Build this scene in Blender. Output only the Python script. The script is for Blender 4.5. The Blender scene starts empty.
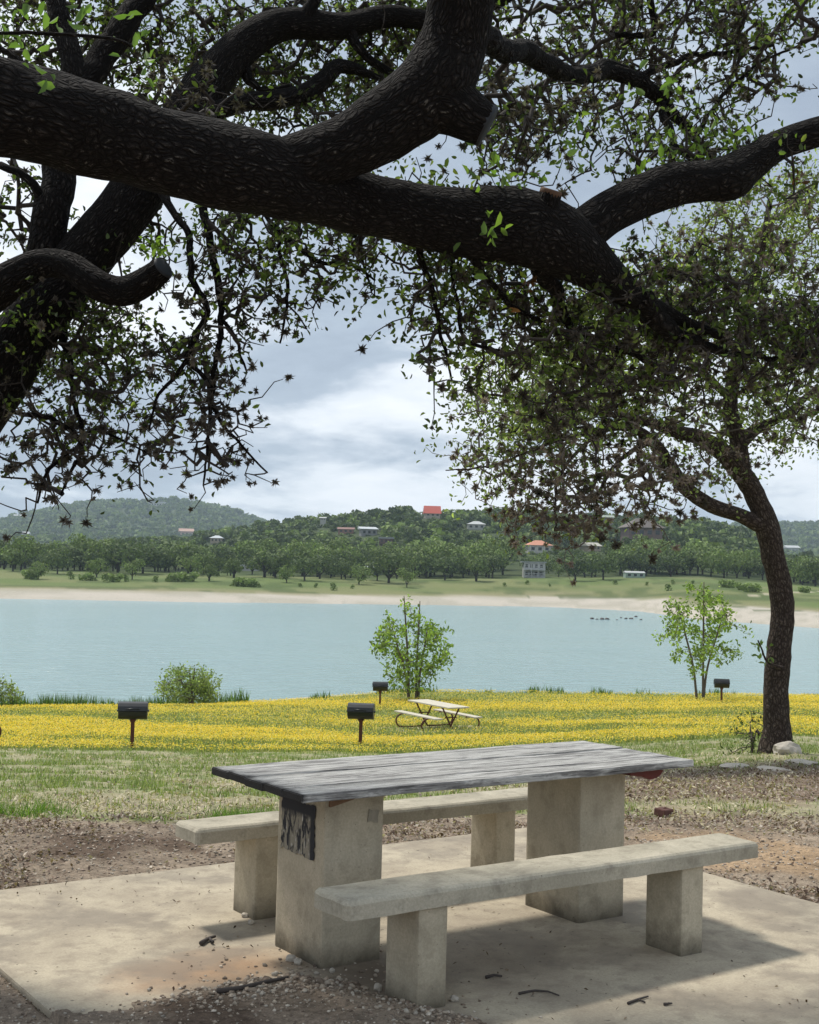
import bpy, bmesh, math, random
import numpy as np
from mathutils import Vector, Matrix, noise as mnoise
rng = np.random.default_rng(7); random.seed(7)
PI = math.pi
sc = bpy.context.scene; COL = sc.collection

# ------------------------------------------------------------------ camera
CAM = np.array([-3.6712, -4.848, 1.6493]); YAW, PIT, ROL, F = .6015, .0445, .0249, 1299.5
FW = np.array([math.sin(YAW)*math.cos(PIT), math.cos(YAW)*math.cos(PIT), math.sin(PIT)])
RT0 = np.array([math.cos(YAW), -math.sin(YAW), 0.]); UP0 = np.cross(RT0, FW)
RT = RT0*math.cos(ROL)+UP0*math.sin(ROL); UP = UP0*math.cos(ROL)-RT0*math.sin(ROL)
FH = np.array([math.sin(YAW), math.cos(YAW)]); RH = np.array([math.cos(YAW), -math.sin(YAW)])
def at(px, py, dep):
    return CAM+(FW+(px-409.5)/F*RT+(512-py)/F*UP)*dep
def cam_space(P):
    d = np.asarray(P)-CAM
    z = d@FW
    return 409.5+F*(d@RT)/z, 512-F*(d@UP)/z, z
cam = bpy.data.cameras.new('camera'); co = bpy.data.objects.new('camera', cam); COL.objects.link(co)
co.matrix_world = Matrix([[RT[0], UP[0], -FW[0], CAM[0]], [RT[1], UP[1], -FW[1], CAM[1]], [RT[2], UP[2], -FW[2], CAM[2]], [0, 0, 0, 1]])
cam.sensor_fit = 'HORIZONTAL'; cam.sensor_width = 36; cam.lens = 36*F/819; cam.clip_end = 20000; cam.clip_start = .05
sc.camera = co

# ------------------------------------------------------------------ helpers
def link(o, parent=None):
    COL.objects.link(o)
    if parent is not None: o.parent = parent
    return o
def mk(name, V, Fs, mat=None, parent=None, smooth=False, col=None, uv=None):
    V = np.asarray(V, dtype=np.float32); me = bpy.data.meshes.new(name)
    if isinstance(Fs, np.ndarray): Fs = [Fs]
    Fs = [np.asarray(f, dtype=np.int32) for f in Fs if len(f)]
    nl = sum(f.size for f in Fs); nf = sum(len(f) for f in Fs)
    me.vertices.add(len(V)); me.vertices.foreach_set('co', V.ravel())
    me.loops.add(nl); li = np.concatenate([f.ravel() for f in Fs]); me.loops.foreach_set('vertex_index', li)
    me.polygons.add(nf)
    tot = np.concatenate([np.full(len(f), f.shape[1], np.int32) for f in Fs]); st = np.concatenate([[0], np.cumsum(tot)[:-1]]).astype(np.int32)
    me.polygons.foreach_set('loop_start', st)
    me.polygons.foreach_set('loop_total', tot)
    if smooth: me.polygons.foreach_set('use_smooth', np.ones(nf, bool))
    me.update(calc_edges=True)
    if col is not None:
        a = me.color_attributes.new('Col', 'FLOAT_COLOR', 'POINT')
        c = np.ones((len(V), 4), np.float32); c[:, :3] = col; a.data.foreach_set('color', c.ravel())
    if uv is not None:
        l = me.uv_layers.new(name='UVMap'); l.data.foreach_set('uv', np.asarray(uv, np.float32)[li].ravel())
    me.validate()
    if mat: me.materials.append(mat)
    o = bpy.data.objects.new(name, me); link(o, parent)
    return o
def mkbm(name, bm, mat, parent=None, smooth=False):
    me = bpy.data.meshes.new(name); bm.to_mesh(me); bm.free()
    if mat: me.materials.append(mat)
    if smooth:
        for p in me.polygons: p.use_smooth = True
    return link(bpy.data.objects.new(name, me), parent)
def empty(name, loc, rz=0):
    o = bpy.data.objects.new(name, None); o.empty_display_size = .1; o.location = loc; o.rotation_euler = (0, 0, rz); link(o); return o
def tag(o, label, cat, group=None):
    o['label'] = label; o['category'] = cat
    if group: o['group'] = group
    return o
def kids(o): return [c for c in o.children]
def copy_tree(o, parent=None):
    ch = kids(o); c = o.copy(); COL.objects.link(c); c.parent = parent
    for k in ch: copy_tree(k, c)
    return c
def box(bm, c, s, bev=0, seg=1, rot=None, seed=None, jit=0):
    r = bmesh.ops.create_cube(bm, size=1); vs = r['verts']
    M = Matrix.Translation(Vector(c)) @ (rot.to_4x4() if rot else Matrix.Identity(4)) @ Matrix.Diagonal((s[0], s[1], s[2], 1))
    bmesh.ops.transform(bm, matrix=M, verts=vs)
    if bev:
        es = list({e for v in vs for e in v.link_edges})
        bmesh.ops.bevel(bm, geom=es, offset=bev, segments=seg, affect='EDGES', profile=.6)
    return vs
def tube_arrays(pts, rad, sides=8, cap=True, nz=0, nscale=6, base=0, flat=None):
    pts = np.asarray(pts, float); n = len(pts); rad = np.asarray(rad, float)*np.ones(n)
    T = np.gradient(pts, axis=0); T /= np.linalg.norm(T, axis=1)[:, None]+1e-9
    ref = np.array([0, 0, 1.]) if abs(T[0][2]) < .9 else np.array([1., 0, 0])
    N = np.zeros_like(pts); b = np.cross(T[0], ref); N[0] = b/np.linalg.norm(b)
    for i in range(1, n):
        v = N[i-1]-T[i]*(N[i-1]@T[i]); N[i] = v/(np.linalg.norm(v)+1e-9)
    B = np.cross(T, N); a = np.linspace(0, 2*PI, sides, endpoint=False)
    V = []; UV = []; L = np.concatenate([[0], np.cumsum(np.linalg.norm(np.diff(pts, axis=0), axis=1))])
    for i in range(n):
        for k, t in enumerate(a):
            dr = N[i]*math.cos(t)+B[i]*math.sin(t); r = rad[i]
            if nz:
                q = Vector((pts[i]+dr*r)*nscale); r *= 1+nz*mnoise.noise(q)+nz*.5*mnoise.noise(q*2.3)+nz*.5*mnoise.noise(q*.35)
            V.append(pts[i]+dr*r); UV.append((t/(2*PI)*2*PI*rad.mean(), L[i]))
    Fq = [(base+i*sides+k, base+i*sides+(k+1) % sides, base+(i+1)*sides+(k+1) % sides, base+(i+1)*sides+k) for i in range(n-1) for k in range(sides)]
    Ft = []
    if cap:
        for i, s in ((0, 1), (n-1, -1)):
            V.append(pts[i]); UV.append((0, L[i])); c = base+len(V)-1
            Ft += [(c, base+i*sides+(k+1) % sides, base+i*sides+k)[::s] for k in range(sides)]
    return np.array(V), np.array(Fq), np.array(Ft), np.array(UV)
def tube(name, pts, rad, mat, parent=None, sides=8, **k):
    V, q, t, uv = tube_arrays(pts, rad, sides, **k)
    return mk(name, V, [q, t], mat, parent, smooth=True, uv=uv)
def tubes(name, lst, mat, parent=None, sides=8):
    Vs, qs, ts = [], [], []; b = 0
    for pts, rad in lst:
        V, q, t, _ = tube_arrays(pts, rad, sides, base=b); Vs.append(V); qs.append(q); ts.append(t); b += len(V)
    return mk(name, np.vstack(Vs), [np.vstack(qs), np.vstack(ts)], mat, parent, smooth=True)
def spline(P, step):
    P = np.asarray(P, float); Q = np.vstack([2*P[0]-P[1], P, 2*P[-1]-P[-2]]); out = []
    for i in range(1, len(Q)-2):
        L = np.linalg.norm(Q[i+1][:3]-Q[i][:3]); n = max(1, int(L/step))
        for k in range(n):
            t = k/n; p0, p1, p2, p3 = Q[i-1], Q[i], Q[i+1], Q[i+2]
            out.append(.5*((2*p1)+(-p0+p2)*t+(2*p0-5*p1+4*p2-p3)*t*t+(-p0+3*p1-3*p2+p3)*t**3))
    out.append(P[-1]); return np.array(out)
def hsh(ix, iy, s):
    h = (ix.astype(np.int64)*374761393+iy.astype(np.int64)*668265263+s*1442695041) & 0xffffffff
    h = ((h ^ (h >> 13))*1274126177) & 0xffffffff
    return ((h ^ (h >> 16)) & 0xffff)/65535.
def vnoise(x, y, s=0):
    ix, iy = np.floor(x), np.floor(y); fx, fy = x-ix, y-iy; fx = fx*fx*(3-2*fx); fy = fy*fy*(3-2*fy)
    a, b, c, d = hsh(ix, iy, s), hsh(ix+1, iy, s), hsh(ix, iy+1, s), hsh(ix+1, iy+1, s)
    return (a*(1-fx)+b*fx)*(1-fy)+(c*(1-fx)+d*fx)*fy
def fbm(x, y, sc_=1., o=4, s=0):
    r = 0; a = .5; t = 0
    for i in range(o): r = r+a*vnoise(x*sc_+i*17.3, y*sc_-i*9.1, s+i); t += a; a *= .5; sc_ *= 2.03
    return r/t
def sm(a, b, x):
    t = np.clip((x-a)/(b-a), 0, 1); return t*t*(3-2*t)

# ------------------------------------------------------------------ materials
class NT:
    def __init__(s, name):
        s.m = bpy.data.materials.new(name); s.m.use_nodes = True; s.t = s.m.node_tree; s.n = s.t.nodes; s.b = s.n['Principled BSDF']; s.out = s.n['Material Output']
    def add(s, ty, ins=None, **kw):
        n = s.n.new(ty)
        for k, v in kw.items(): setattr(n, k, v)
        for k, v in (ins or {}).items():
            if isinstance(v, bpy.types.NodeSocket): s.t.links.new(v, n.inputs[k])
            else: n.inputs[k].default_value = v
        return n
    def set(s, k, v):
        if isinstance(v, bpy.types.NodeSocket): s.t.links.new(v, s.b.inputs[k])
        else: s.b.inputs[k].default_value = v
    def coord(s, kind='Object', scale=(1, 1, 1)):
        c = s.add('ShaderNodeTexCoord'); return s.add('ShaderNodeMapping', {'Vector': c.outputs[kind], 'Scale': scale}).outputs[0]
    def noise(s, v, scale, det=4, rough=.55, dist=0): return s.add('ShaderNodeTexNoise', {'Vector': v, 'Scale': scale, 'Detail': det, 'Roughness': rough, 'Distortion': dist}).outputs['Fac']
    def vor(s, v, scale, feature='F1', out='Distance', rnd=1.): return s.add('ShaderNodeTexVoronoi', {'Vector': v, 'Scale': scale, 'Randomness': rnd}, feature=feature).outputs[out]
    def ramp(s, f, *st):
        r = s.add('ShaderNodeValToRGB', {'Fac': f}); e = r.color_ramp.elements
        while len(e) < len(st): e.new(.5)
        for i, (p, c) in enumerate(st):
            e[i].position = p; e[i].color = (*c, 1) if isinstance(c, tuple) else (c, c, c, 1)
        return r.outputs[0]
    def mix(s, f, a, b, mode='MIX'):
        n = s.add('ShaderNodeMix', data_type='RGBA', blend_type=mode)
        for k, v in ((0, f), (6, a), (7, b)):
            if isinstance(v, bpy.types.NodeSocket): s.t.links.new(v, n.inputs[k])
            else: n.inputs[k].default_value = (*v, 1) if isinstance(v, tuple) and len(v) == 3 else v
        return n.outputs[2]
    def math(s, op, a, b=0.):
        n = s.add('ShaderNodeMath', operation=op)
        for k, v in ((0, a), (1, b)):
            if isinstance(v, bpy.types.NodeSocket): s.t.links.new(v, n.inputs[k])
            else: n.inputs[k].default_value = v
        return n.outputs[0]
    def bump(s, h, strength=.5, dist=.01, normal=None):
        d = {'Height': h, 'Strength': strength, 'Distance': dist}
        if normal: d['Normal'] = normal
        return s.add('ShaderNodeBump', d).outputs[0]
def simple(name, col, rough=.7, metal=0, var=.25, scale=20, bump=.2):
    t = NT(name); v = t.coord(); n = t.noise(v, scale, 5)
    c = t.mix(n, tuple(x*(1-var) for x in col), tuple(min(1, x*(1+var)) for x in col)); t.set('Base Color', c); t.set('Roughness', rough); t.set('Metallic', metal)
    t.set('Normal', t.bump(t.noise(v, scale*3, 4), bump, .005)); return t.m
def attr_col(t): return t.add('ShaderNodeVertexColor', layer_name='Col').outputs[0]
def leaf_mat(name, trans=.35, rough=.5):
    t = NT(name); c = attr_col(t); t.set('Base Color', c); t.set('Roughness', rough); t.set('Specular IOR Level', .3)
    tr = t.add('ShaderNodeBsdfTranslucent', {'Color': t.mix(1., c, (1.5, 1.7, .7), 'MULTIPLY')})
    m = t.add('ShaderNodeMixShader', {0: trans, 1: t.b.outputs[0], 2: tr.outputs[0]}); t.t.links.new(m.outputs[0], t.out.inputs[0]); return t.m
def bark_mat(name, c1, c2, lich, su=72, sv=27, dist=.012):
    t = NT(name); uv = t.add('ShaderNodeUVMap').outputs[0]
    w = t.noise(uv, 9, 3); wv = t.add('ShaderNodeVectorMath', {0: uv, 1: t.add('ShaderNodeTexNoise', {'Vector': uv, 'Scale': 7., 'Detail': 2.}).outputs['Color']}, operation='MULTIPLY_ADD')
    sc2 = t.add('ShaderNodeVectorMath', {0: t.add('ShaderNodeTexNoise', {'Vector': uv, 'Scale': 11., 'Detail': 2.}).outputs['Color'], 1: (.05, .07, 0)}, operation='MULTIPLY').outputs[0]
    av = t.add('ShaderNodeVectorMath', {0: uv, 1: sc2}, operation='ADD').outputs[0]
    mp = t.add('ShaderNodeMapping', {'Vector': av, 'Scale': (su, sv, 1)}).outputs[0]
    e = t.vor(mp, 1., 'DISTANCE_TO_EDGE'); cellc = t.vor(mp, 1., 'F1', 'Color')
    ridge = t.ramp(e, (0, 0.), (.12, .45), (.35, 1.))
    fine = t.noise(mp, 3.5, 5, .65)
    h = t.math('ADD', t.math('MULTIPLY', ridge, 1.), t.math('MULTIPLY', fine, .45))
    big = t.noise(t.coord('Object'), 2.2, 4)
    c = t.mix(t.ramp(fine, (.4, 0.), (.62, 1.)), c1, c2); c = t.mix(t.math('MULTIPLY', t.math('SUBTRACT', 1., ridge), .9), c, tuple(x*.3 for x in c1))
    lf = t.math('MULTIPLY', t.math('MULTIPLY', t.ramp(e, (.22, 0.), (.32, 1.)), t.ramp(fine, (.48, 0.), (.56, 1.))), t.ramp(cellc, (.5, .15), (.75, 1.)))
    c = t.mix(t.math('MULTIPLY', lf, .75), c, lich)
    t.set('Base Color', c); t.set('Roughness', .9); t.set('Specular IOR Level', .15); t.set('Normal', t.bump(h, .9, dist)); return t.m

M = {}
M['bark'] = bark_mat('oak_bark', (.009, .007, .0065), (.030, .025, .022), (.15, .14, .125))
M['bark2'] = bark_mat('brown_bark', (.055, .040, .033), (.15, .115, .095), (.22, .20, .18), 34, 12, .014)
M['leaf'] = leaf_mat('oak_leaf', .46); M['moss'] = leaf_mat('moss_strands', .15, .9); M['grass'] = leaf_mat('grass_blade', .35, .6); M['flower'] = leaf_mat('petal', .3, .6)
M['farleaf'] = leaf_mat('far_leaf', .15, .8)
M['twig'] = simple('twig_bark', (.03, .024, .02), .9); M['twig2'] = simple('grey_twig_bark', (.11, .09, .075), .9)
M['cut'] = simple('cut_wood_sealed', (.012, .015, .02), .7); M['cutwood'] = simple('bare_wood', (.09, .045, .022), .8, scale=40)
M['steel'] = simple('painted_steel', (.018, .02, .022), .35, .3, .3, 12, .1); M['rust'] = simple('rusty_steel', (.10, .035, .02), .8, .2, .5, 25)
M['palewood'] = simple('pale_boards', (.52, .48, .38), .7, 0, .15, 8)
M['rock'] = simple('limestone', (.42, .38, .32), .9, 0, .3, 14, .5); M['darkrock'] = simple('wet_stone', (.06, .05, .045), .6)
M['stick'] = simple('dead_stick', (.055, .045, .04), .9); M['brick'] = simple('red_brick', (.10, .042, .032), .9, 0, .5, 60, .6)
M['redpaint'] = simple('red_paint', (.11, .012, .008), .5, .1, .4, 18)
M['orangewood'] = simple('stained_wedge', (.22, .13, .075), .85, 0, .4, 45)
M['clay'] = simple('clay', (.33, .18, .12), .9)

def concrete(name, a, b, stain=(.10, .085, .06), dirt=0.):
    t = NT(name); v = t.coord('Object'); big = t.noise(v, 2.3, 5, .6, .4); mid = t.noise(v, 9, 6, .65); fine = t.noise(v, 90, 4, .7)
    c = t.mix(t.ramp(big, (.4, 0.), (.6, 1.)), a, b); c = t.mix(t.ramp(mid, (.34, .5), (.50, 0.)), c, stain); c = t.mix(t.ramp(t.noise(v, 3.7, 6, .7, .6), (.53, 0.), (.66, .35)), c, stain)
    c = t.mix(t.ramp(fine, (.42, .25), (.6, 0.)), c, tuple(x*.5 for x in a))
    pit = t.vor(v, 42.); hole = t.ramp(pit, (.0, 1.), (.07, 1.), (.1, 0.)); sel = t.ramp(t.vor(v, 42., 'F1', 'Color'), (.83, 0.), (.86, 1.)); hole = t.math('MULTIPLY', hole, sel)
    c = t.mix(hole, c, (.035, .03, .025))
    pk = t.vor(v, 120.); agg = t.ramp(t.vor(v, 120., 'F1', 'Color'), (.9, 0.), (.93, .5)); c = t.mix(t.math('MULTIPLY', agg, t.ramp(pk, (.25, 1.), (.4, 0.))), c, (.1, .085, .07))
    # damp, soil-splashed feet and rain streaks
    z = t.add('ShaderNodeSeparateXYZ', {0: t.add('ShaderNodeNewGeometry').outputs['Position']}).outputs[2]
    foot = t.math('MULTIPLY', t.ramp(t.math('ADD', z, t.math('MULTIPLY', mid, .12)), (.06, 1.), (.17, 0.)), dirt)
    c = t.mix(foot, c, (.06, .05, .035))
    t.set('Base Color', c); t.set('Roughness', .88); t.set('Specular IOR Level', .25)
    h = t.math('SUBTRACT', t.math('ADD', t.math('MULTIPLY', fine, .35), t.math('MULTIPLY', mid, .5)), hole); t.set('Normal', t.bump(h, .55, .006)); return t
def streaked(t, amt):
    v = t.coord('Object', (4, 4, .8)); s = t.ramp(t.noise(v, 1.9, 6, .6), (.5, 0.), (.75, amt))
    cur = t.b.inputs['Base Color'].links[0].from_socket; t.set('Base Color', t.mix(s, cur, (.085, .07, .05))); return t.m
M['ped'] = streaked(concrete('cast_concrete', (.47, .415, .31), (.55, .485, .365), (.29, .25, .18), dirt=.8), .25)
M['seat'] = concrete('weathered_concrete', (.40, .365, .285), (.52, .475, .375), (.18, .16, .125)).m

def slab_mat():
    t = concrete('slab_concrete', (.38, .325, .245), (.50, .435, .325), (.22, .18, .14)); v = t.coord('Object')
    cur = t.b.inputs['Base Color'].links[0].from_socket
    # ochre mud stain near the front left, dark centre stain, scuffs
    pos = t.add('ShaderNodeSeparateXYZ', {0: v}); 
    def blob(x, y, rx, ry, soft, nz=.5):
        dx = t.math('DIVIDE', t.math('SUBTRACT', pos.outputs[0], x), rx); dy = t.math('DIVIDE', t.math('SUBTRACT', pos.outputs[1], y), ry)
        d = t.math('ADD', t.math('ADD', t.math('MULTIPLY', dx, dx), t.math('MULTIPLY', dy, dy)), t.math('MULTIPLY', t.noise(v, 5., 5, .6), nz*2)); return t.ramp(t.math('SUBTRACT', d, nz), (0., 1.), (soft, 0.))
    c = t.mix(t.math('MULTIPLY', blob(-1.25, .03, .5, .3, 1.), .75), cur, (.36, .215, .12))
    c = t.mix(t.math('MULTIPLY', blob(-.3, -.35, .75, .45, 1.), .5), c, (.13, .105, .085))  # centre stain, darkened to deepen the shade below the table
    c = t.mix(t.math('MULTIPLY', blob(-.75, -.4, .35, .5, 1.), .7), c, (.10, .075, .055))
    sc_ = t.noise(v, 1.7, 7, .62, .3); c = t.mix(t.ramp(sc_, (.50, 0.), (.60, .6)), c, (.21, .18, .145))
    spots = t.noise(v, 26., 3, .5); c = t.mix(t.ramp(spots, (.68, 0.), (.72, .75)), c, (.09, .07, .055))
    t.set('Base Color', c); return t.m
M['slab'] = slab_mat()

def table_wood():
    t = NT('weathered_planks'); v = t.coord('Object'); p = t.add('ShaderNodeSeparateXYZ', {0: v})
    cell = t.math('FLOOR', t.math('DIVIDE', t.math('ADD', p.outputs[1], 1.0), .1625)); 
    off = t.add('ShaderNodeCombineXYZ', {0: t.math('MULTIPLY', cell, 3.7), 1: p.outputs[1], 2: 0.}).outputs[0]
    vv = t.add('ShaderNodeVectorMath', {0: v, 1: off}, operation='ADD').outputs[0]
    g = t.add('ShaderNodeMapping', {'Vector': vv, 'Scale': (1.0, 13, 13)}).outputs[0]
    gr = t.noise(g, 3., 8, .72, .7); gr2 = t.noise(t.add('ShaderNodeMapping', {'Vector': vv, 'Scale': (2.5, 70, 70)}).outputs[0], 3., 4, .7); pat = t.noise(t.add('ShaderNodeMapping', {'Vector': vv, 'Scale': (1.5, 5, 5)}).outputs[0], 2., 5, .6, .4)
    gr = t.math('ADD', t.math('MULTIPLY', gr, .55), t.math('MULTIPLY', t.noise(t.add('ShaderNodeMapping', {'Vector': vv, 'Scale': (1.6, 45, 45)}).outputs[0], 2.4, 7, .68, .5), .45))
    c = t.ramp(gr, (.40, (.08, .075, .07)), (.47, (.30, .295, .28)), (.53, (.50, .495, .475)), (.60, (.64, .63, .61)))
    c = t.mix(t.ramp(pat, (.40, .7), (.48, 0.)), c, (.12, .115, .115)); c = t.mix(t.math('MULTIPLY', t.ramp(gr2, (.36, 1.), (.44, 0.)), .8), c, (.02, .018, .018))
    kn = t.vor(t.add('ShaderNodeMapping', {'Vector': vv, 'Scale': (2.2, 6, 1)}).outputs[0], 1.); c = t.mix(t.ramp(kn, (.05, .95), (.09, 0.)), c, (.018, .015, .014))
    # charred end
    ch = t.ramp(t.math('ADD', t.math('SUBTRACT', -1.0, p.outputs[0]), t.math('MULTIPLY', t.noise(v, 14., 4), .14)), (.125, 0.), (.16, .8)); c = t.mix(ch, c, (.02, .018, .018))
    t.set('Base Color', c); t.set('Roughness', .8); t.set('Specular IOR Level', .3); t.set('Normal', t.bump(t.math('ADD', gr, t.math('MULTIPLY', gr2, .6)), .8, .006)); return t.m
M['planks'] = table_wood()
M['endgrain'] = simple('charred_end_grain', (.02, .018, .017), .9, 0, .6, 60, .8)
def paint_mat():
    t = NT('black_spray_paint'); v = t.coord('Object', (1, 16, 4.5)); n = t.noise(v, 2.6, 5, .6, .5); z = t.add('ShaderNodeSeparateXYZ', {0: t.coord('Object')}).outputs[2]
    sp = t.add('ShaderNodeSeparateXYZ', {0: t.coord('Object')}); k = t.ramp(n, (.46, 0.), (.52, 1.)); mask = t.math('MULTIPLY', t.math('MULTIPLY', k, t.ramp(z, (.585, 1.), (.61, 0.))), t.ramp(t.math('ADD', sp.outputs[1], .5), (.40, 0.), (.42, 1.)))
    c = t.mix(mask, (.012, .013, .02), (.27, .245, .19)); c = t.mix(t.math('MULTIPLY', t.ramp(t.noise(v, 4.3, 3), (.6, 0.), (.66, 1.)), mask), c, (.6, .58, .55)); t.set('Base Color', c); t.set('Roughness', .75); return t.m
M['paint'] = paint_mat(); M['greypaint'] = simple('faded_grey_paint', (.30, .27, .21), .9, 0, .5, 30)

def ground_mat():
    t = NT('soil_and_grass'); c = attr_col(t); v = t.coord('Object')
    f = t.noise(v, 28, 6, .7); g = t.noise(v, 4., 6, .65); h = t.noise(v, 140, 3, .7)
    c = t.mix(1., c, t.ramp(f, (.3, .62), (.7, 1.38)), 'MULTIPLY'); c = t.mix(1., c, t.ramp(g, (.3, .78), (.7, 1.22)), 'MULTIPLY'); c = t.mix(1., c, t.ramp(h, (.3, .75), (.7, 1.25)), 'MULTIPLY')
    t.set('Base Color', c); t.set('Roughness', .95); t.set('Specular IOR Level', .1)
    t.set('Normal', t.bump(t.math('ADD', f, t.math('MULTIPLY', h, .35)), .8, .025)); return t.m
M['ground'] = ground_mat()
def water_mat():
    t = NT('lake_water'); v = t.coord('Object'); w = t.add('ShaderNodeMapping', {'Vector': v, 'Rotation': (0, 0, -YAW), 'Scale': (.55, 1., 1)}).outputs[0]
    n = t.noise(w, 1.1, 5, .62, .3); n2 = t.noise(w, .12, 3)
    t.set('Base Color', t.mix(n2, (.235, .355, .37), (.28, .40, .40))); t.set('Roughness', .15); t.set('IOR', 1.33); t.set('Specular IOR Level', .5)
    t.set('Normal', t.bump(t.math('ADD', n, t.math('MULTIPLY', n2, 1.)), .9, .4)); return t.m
M['water'] = water_mat()

# ------------------------------------------------------------------ world, sun
SUN_DIR = Vector((-.10, .55, 1.0)).normalized()      # towards the sun
el = math.asin(SUN_DIR.z); az = math.atan2(SUN_DIR.x, SUN_DIR.y)
w = bpy.data.worlds.new('World'); sc.world = w; w.use_nodes = True; nt = w.node_tree; bg = nt.nodes['Background']
class WT(NT):
    def __init__(s): s.t = nt; s.n = nt.nodes
t = WT()
sky = t.add('ShaderNodeTexSky', sky_type='NISHITA'); sky.sun_disc = False; sky.sun_elevation = el; sky.sun_rotation = az; sky.air_density = 1.2; sky.dust_density = 2.
tc = t.add('ShaderNodeTexCoord').outputs['Generated']
sep = t.add('ShaderNodeSeparateXYZ', {0: tc}); zz = t.math('ADD', t.math('MAXIMUM', sep.outputs[2], 0.), .22)
pv = t.add('ShaderNodeCombineXYZ', {0: t.math('DIVIDE', sep.outputs[0], zz), 1: t.math('DIVIDE', sep.outputs[1], zz), 2: 8.9}).outputs[0]
n1 = t.noise(pv, 1.05, 8, .56, .3); n2 = t.noise(pv, 3.1, 7, .6, .3)
cl = t.math('ADD', t.math('MULTIPLY', n1, .72), t.math('MULTIPLY', n2, .28))
cc = t.ramp(cl, (.40, (.31, .37, .46)), (.47, (.38, .45, .54)), (.505, (.53, .59, .67)), (.545, (.70, .75, .81)), (.61, (.82, .85, .90)))
S_ = .1
cc = t.mix(1., cc, (1/S_, 1/S_, 1/S_), 'MULTIPLY')
cov = t.ramp(cl, (.3, .92), (.5, .98))
t.t.links.new(t.mix(cov, sky.outputs[0], cc), bg.inputs['Color']); bg.inputs['Strength'].default_value = S_
sl = bpy.data.lights.new('sun', 'SUN'); sl.energy = 2.9; sl.angle = math.radians(6); sl.color = (1., .95, .86)
so = bpy.data.objects.new('sun', sl); link(so); so.rotation_euler = (-SUN_DIR).to_track_quat('-Z', 'Y').to_euler(); so.location = (0, 0, 30)
sc.view_settings.view_transform = 'Standard'; sc.view_settings.look = 'None'; sc.view_settings.exposure = .37; sc.view_settings.gamma = 1

# ------------------------------------------------------------------ terrain
HW = 6.2; ZW = CAM[2]-HW
PS = np.array([-.31, 0., .30])                      # lateral stations
CD = [np.array([0, 8.2, 11, 15, 20, 27, 33, 40, 51, 54, 70]), np.array([0, 8.2, 11, 15, 20, 27, 33, 40, 50, 62, 66, 80]), np.array([0, 8.2, 11, 13, 17, 25, 35, 50, 64, 67, 80])]
CHh = [np.array([1.67, 1.67, 1.92, 2.41, 3.03, 3.88, 4.35, 4.85, 5.75, 6.3, 8.5]), np.array([1.67, 1.67, 1.92, 2.38, 2.98, 3.76, 4.33, 4.83, 5.3, 5.75, 6.3, 8.5]), np.array([1.67, 1.67, 1.8, 1.95, 2.26, 3.0, 3.9, 4.8, 5.7, 6.3, 8.5])]
def lerp3(s, a):
    s = np.clip(s, PS[0], PS[2]); return np.where(s < 0, a[0]+(a[1]-a[0])*(s-PS[0])/(-PS[0]), a[1]+(a[2]-a[1])*s/PS[2])
def near_shore(s): return lerp3(s, [51.5, 62.5, 64.5])
FSX = (np.array([-80, 0, 200, 400, 550, 640, 700, 819, 900])-409.5)/F
def far_shore(s): return np.interp(s, FSX, [204, 207, 215, 230, 240, 226, 190, 168, 160])
def far_z(s, d):
    ds = far_shore(s); E0 = CAM[2]
    ridge = np.interp(s, (np.array([-200, 0, 100, 200, 300, 400, 500, 600, 700, 760, 819, 950])-409.5)/F, [0, -1, 5, 12, 19, 25, 27, 27, 25, 17, 6, 4])
    hill = np.interp(s, (np.array([-250, -60, 0, 60, 100, 180, 230, 300, 400, 650, 740, 819, 950])-409.5)/F, [40, 55, 70, 99, 110, 116, 100, 55, 40, 50, 98, 102, 110])
    meadow = np.interp(s, FSX, [-2.6, -2.4, -2.3, -2.2, -1.2, -.6, -.6, -1.5, -1.6])
    X = [-1, 0, 17, 45, 290, 650, 800, 1400, 2500, 3400, 9000]
    d0 = np.where(d < 290, d-ds, d)
    zshore = -HW+np.clip(d-ds, -15, 400)*.075
    zshore = np.where(d-ds > 17, -HW+17*.075+(meadow+HW-17*.075)*sm(0, 1, (d-ds-17)/(305-ds-17))*.6+(meadow+HW-17*.075)*.4*np.clip((d-ds-17)/(305-ds-17), 0, 1), zshore)
    up = meadow+(ridge-meadow)*sm(300, 690, d)
    up = up+(18-up)*sm(760, 1300, d); up = up+(hill-up)*sm(1400, 2500, d); up = up+(-20-up)*sm(2700, 5000, d)
    return E0+np.where(d < 305, zshore, up)
def cover(x, y):   # soil lying over the front left of the slab: > 0 where it covers
    yb = np.interp(x, [-3, -1.98, -1.55, -1.28, -1.0, -.85, -.7, -.58, -.5], [-.2, -.2, -.22, -.13, -.18, -.5, -.95, -1.25, -2.5])
    return (yb-y)*.8+(fbm(x, y, 7., 4, 5)-.5)*.30
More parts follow.
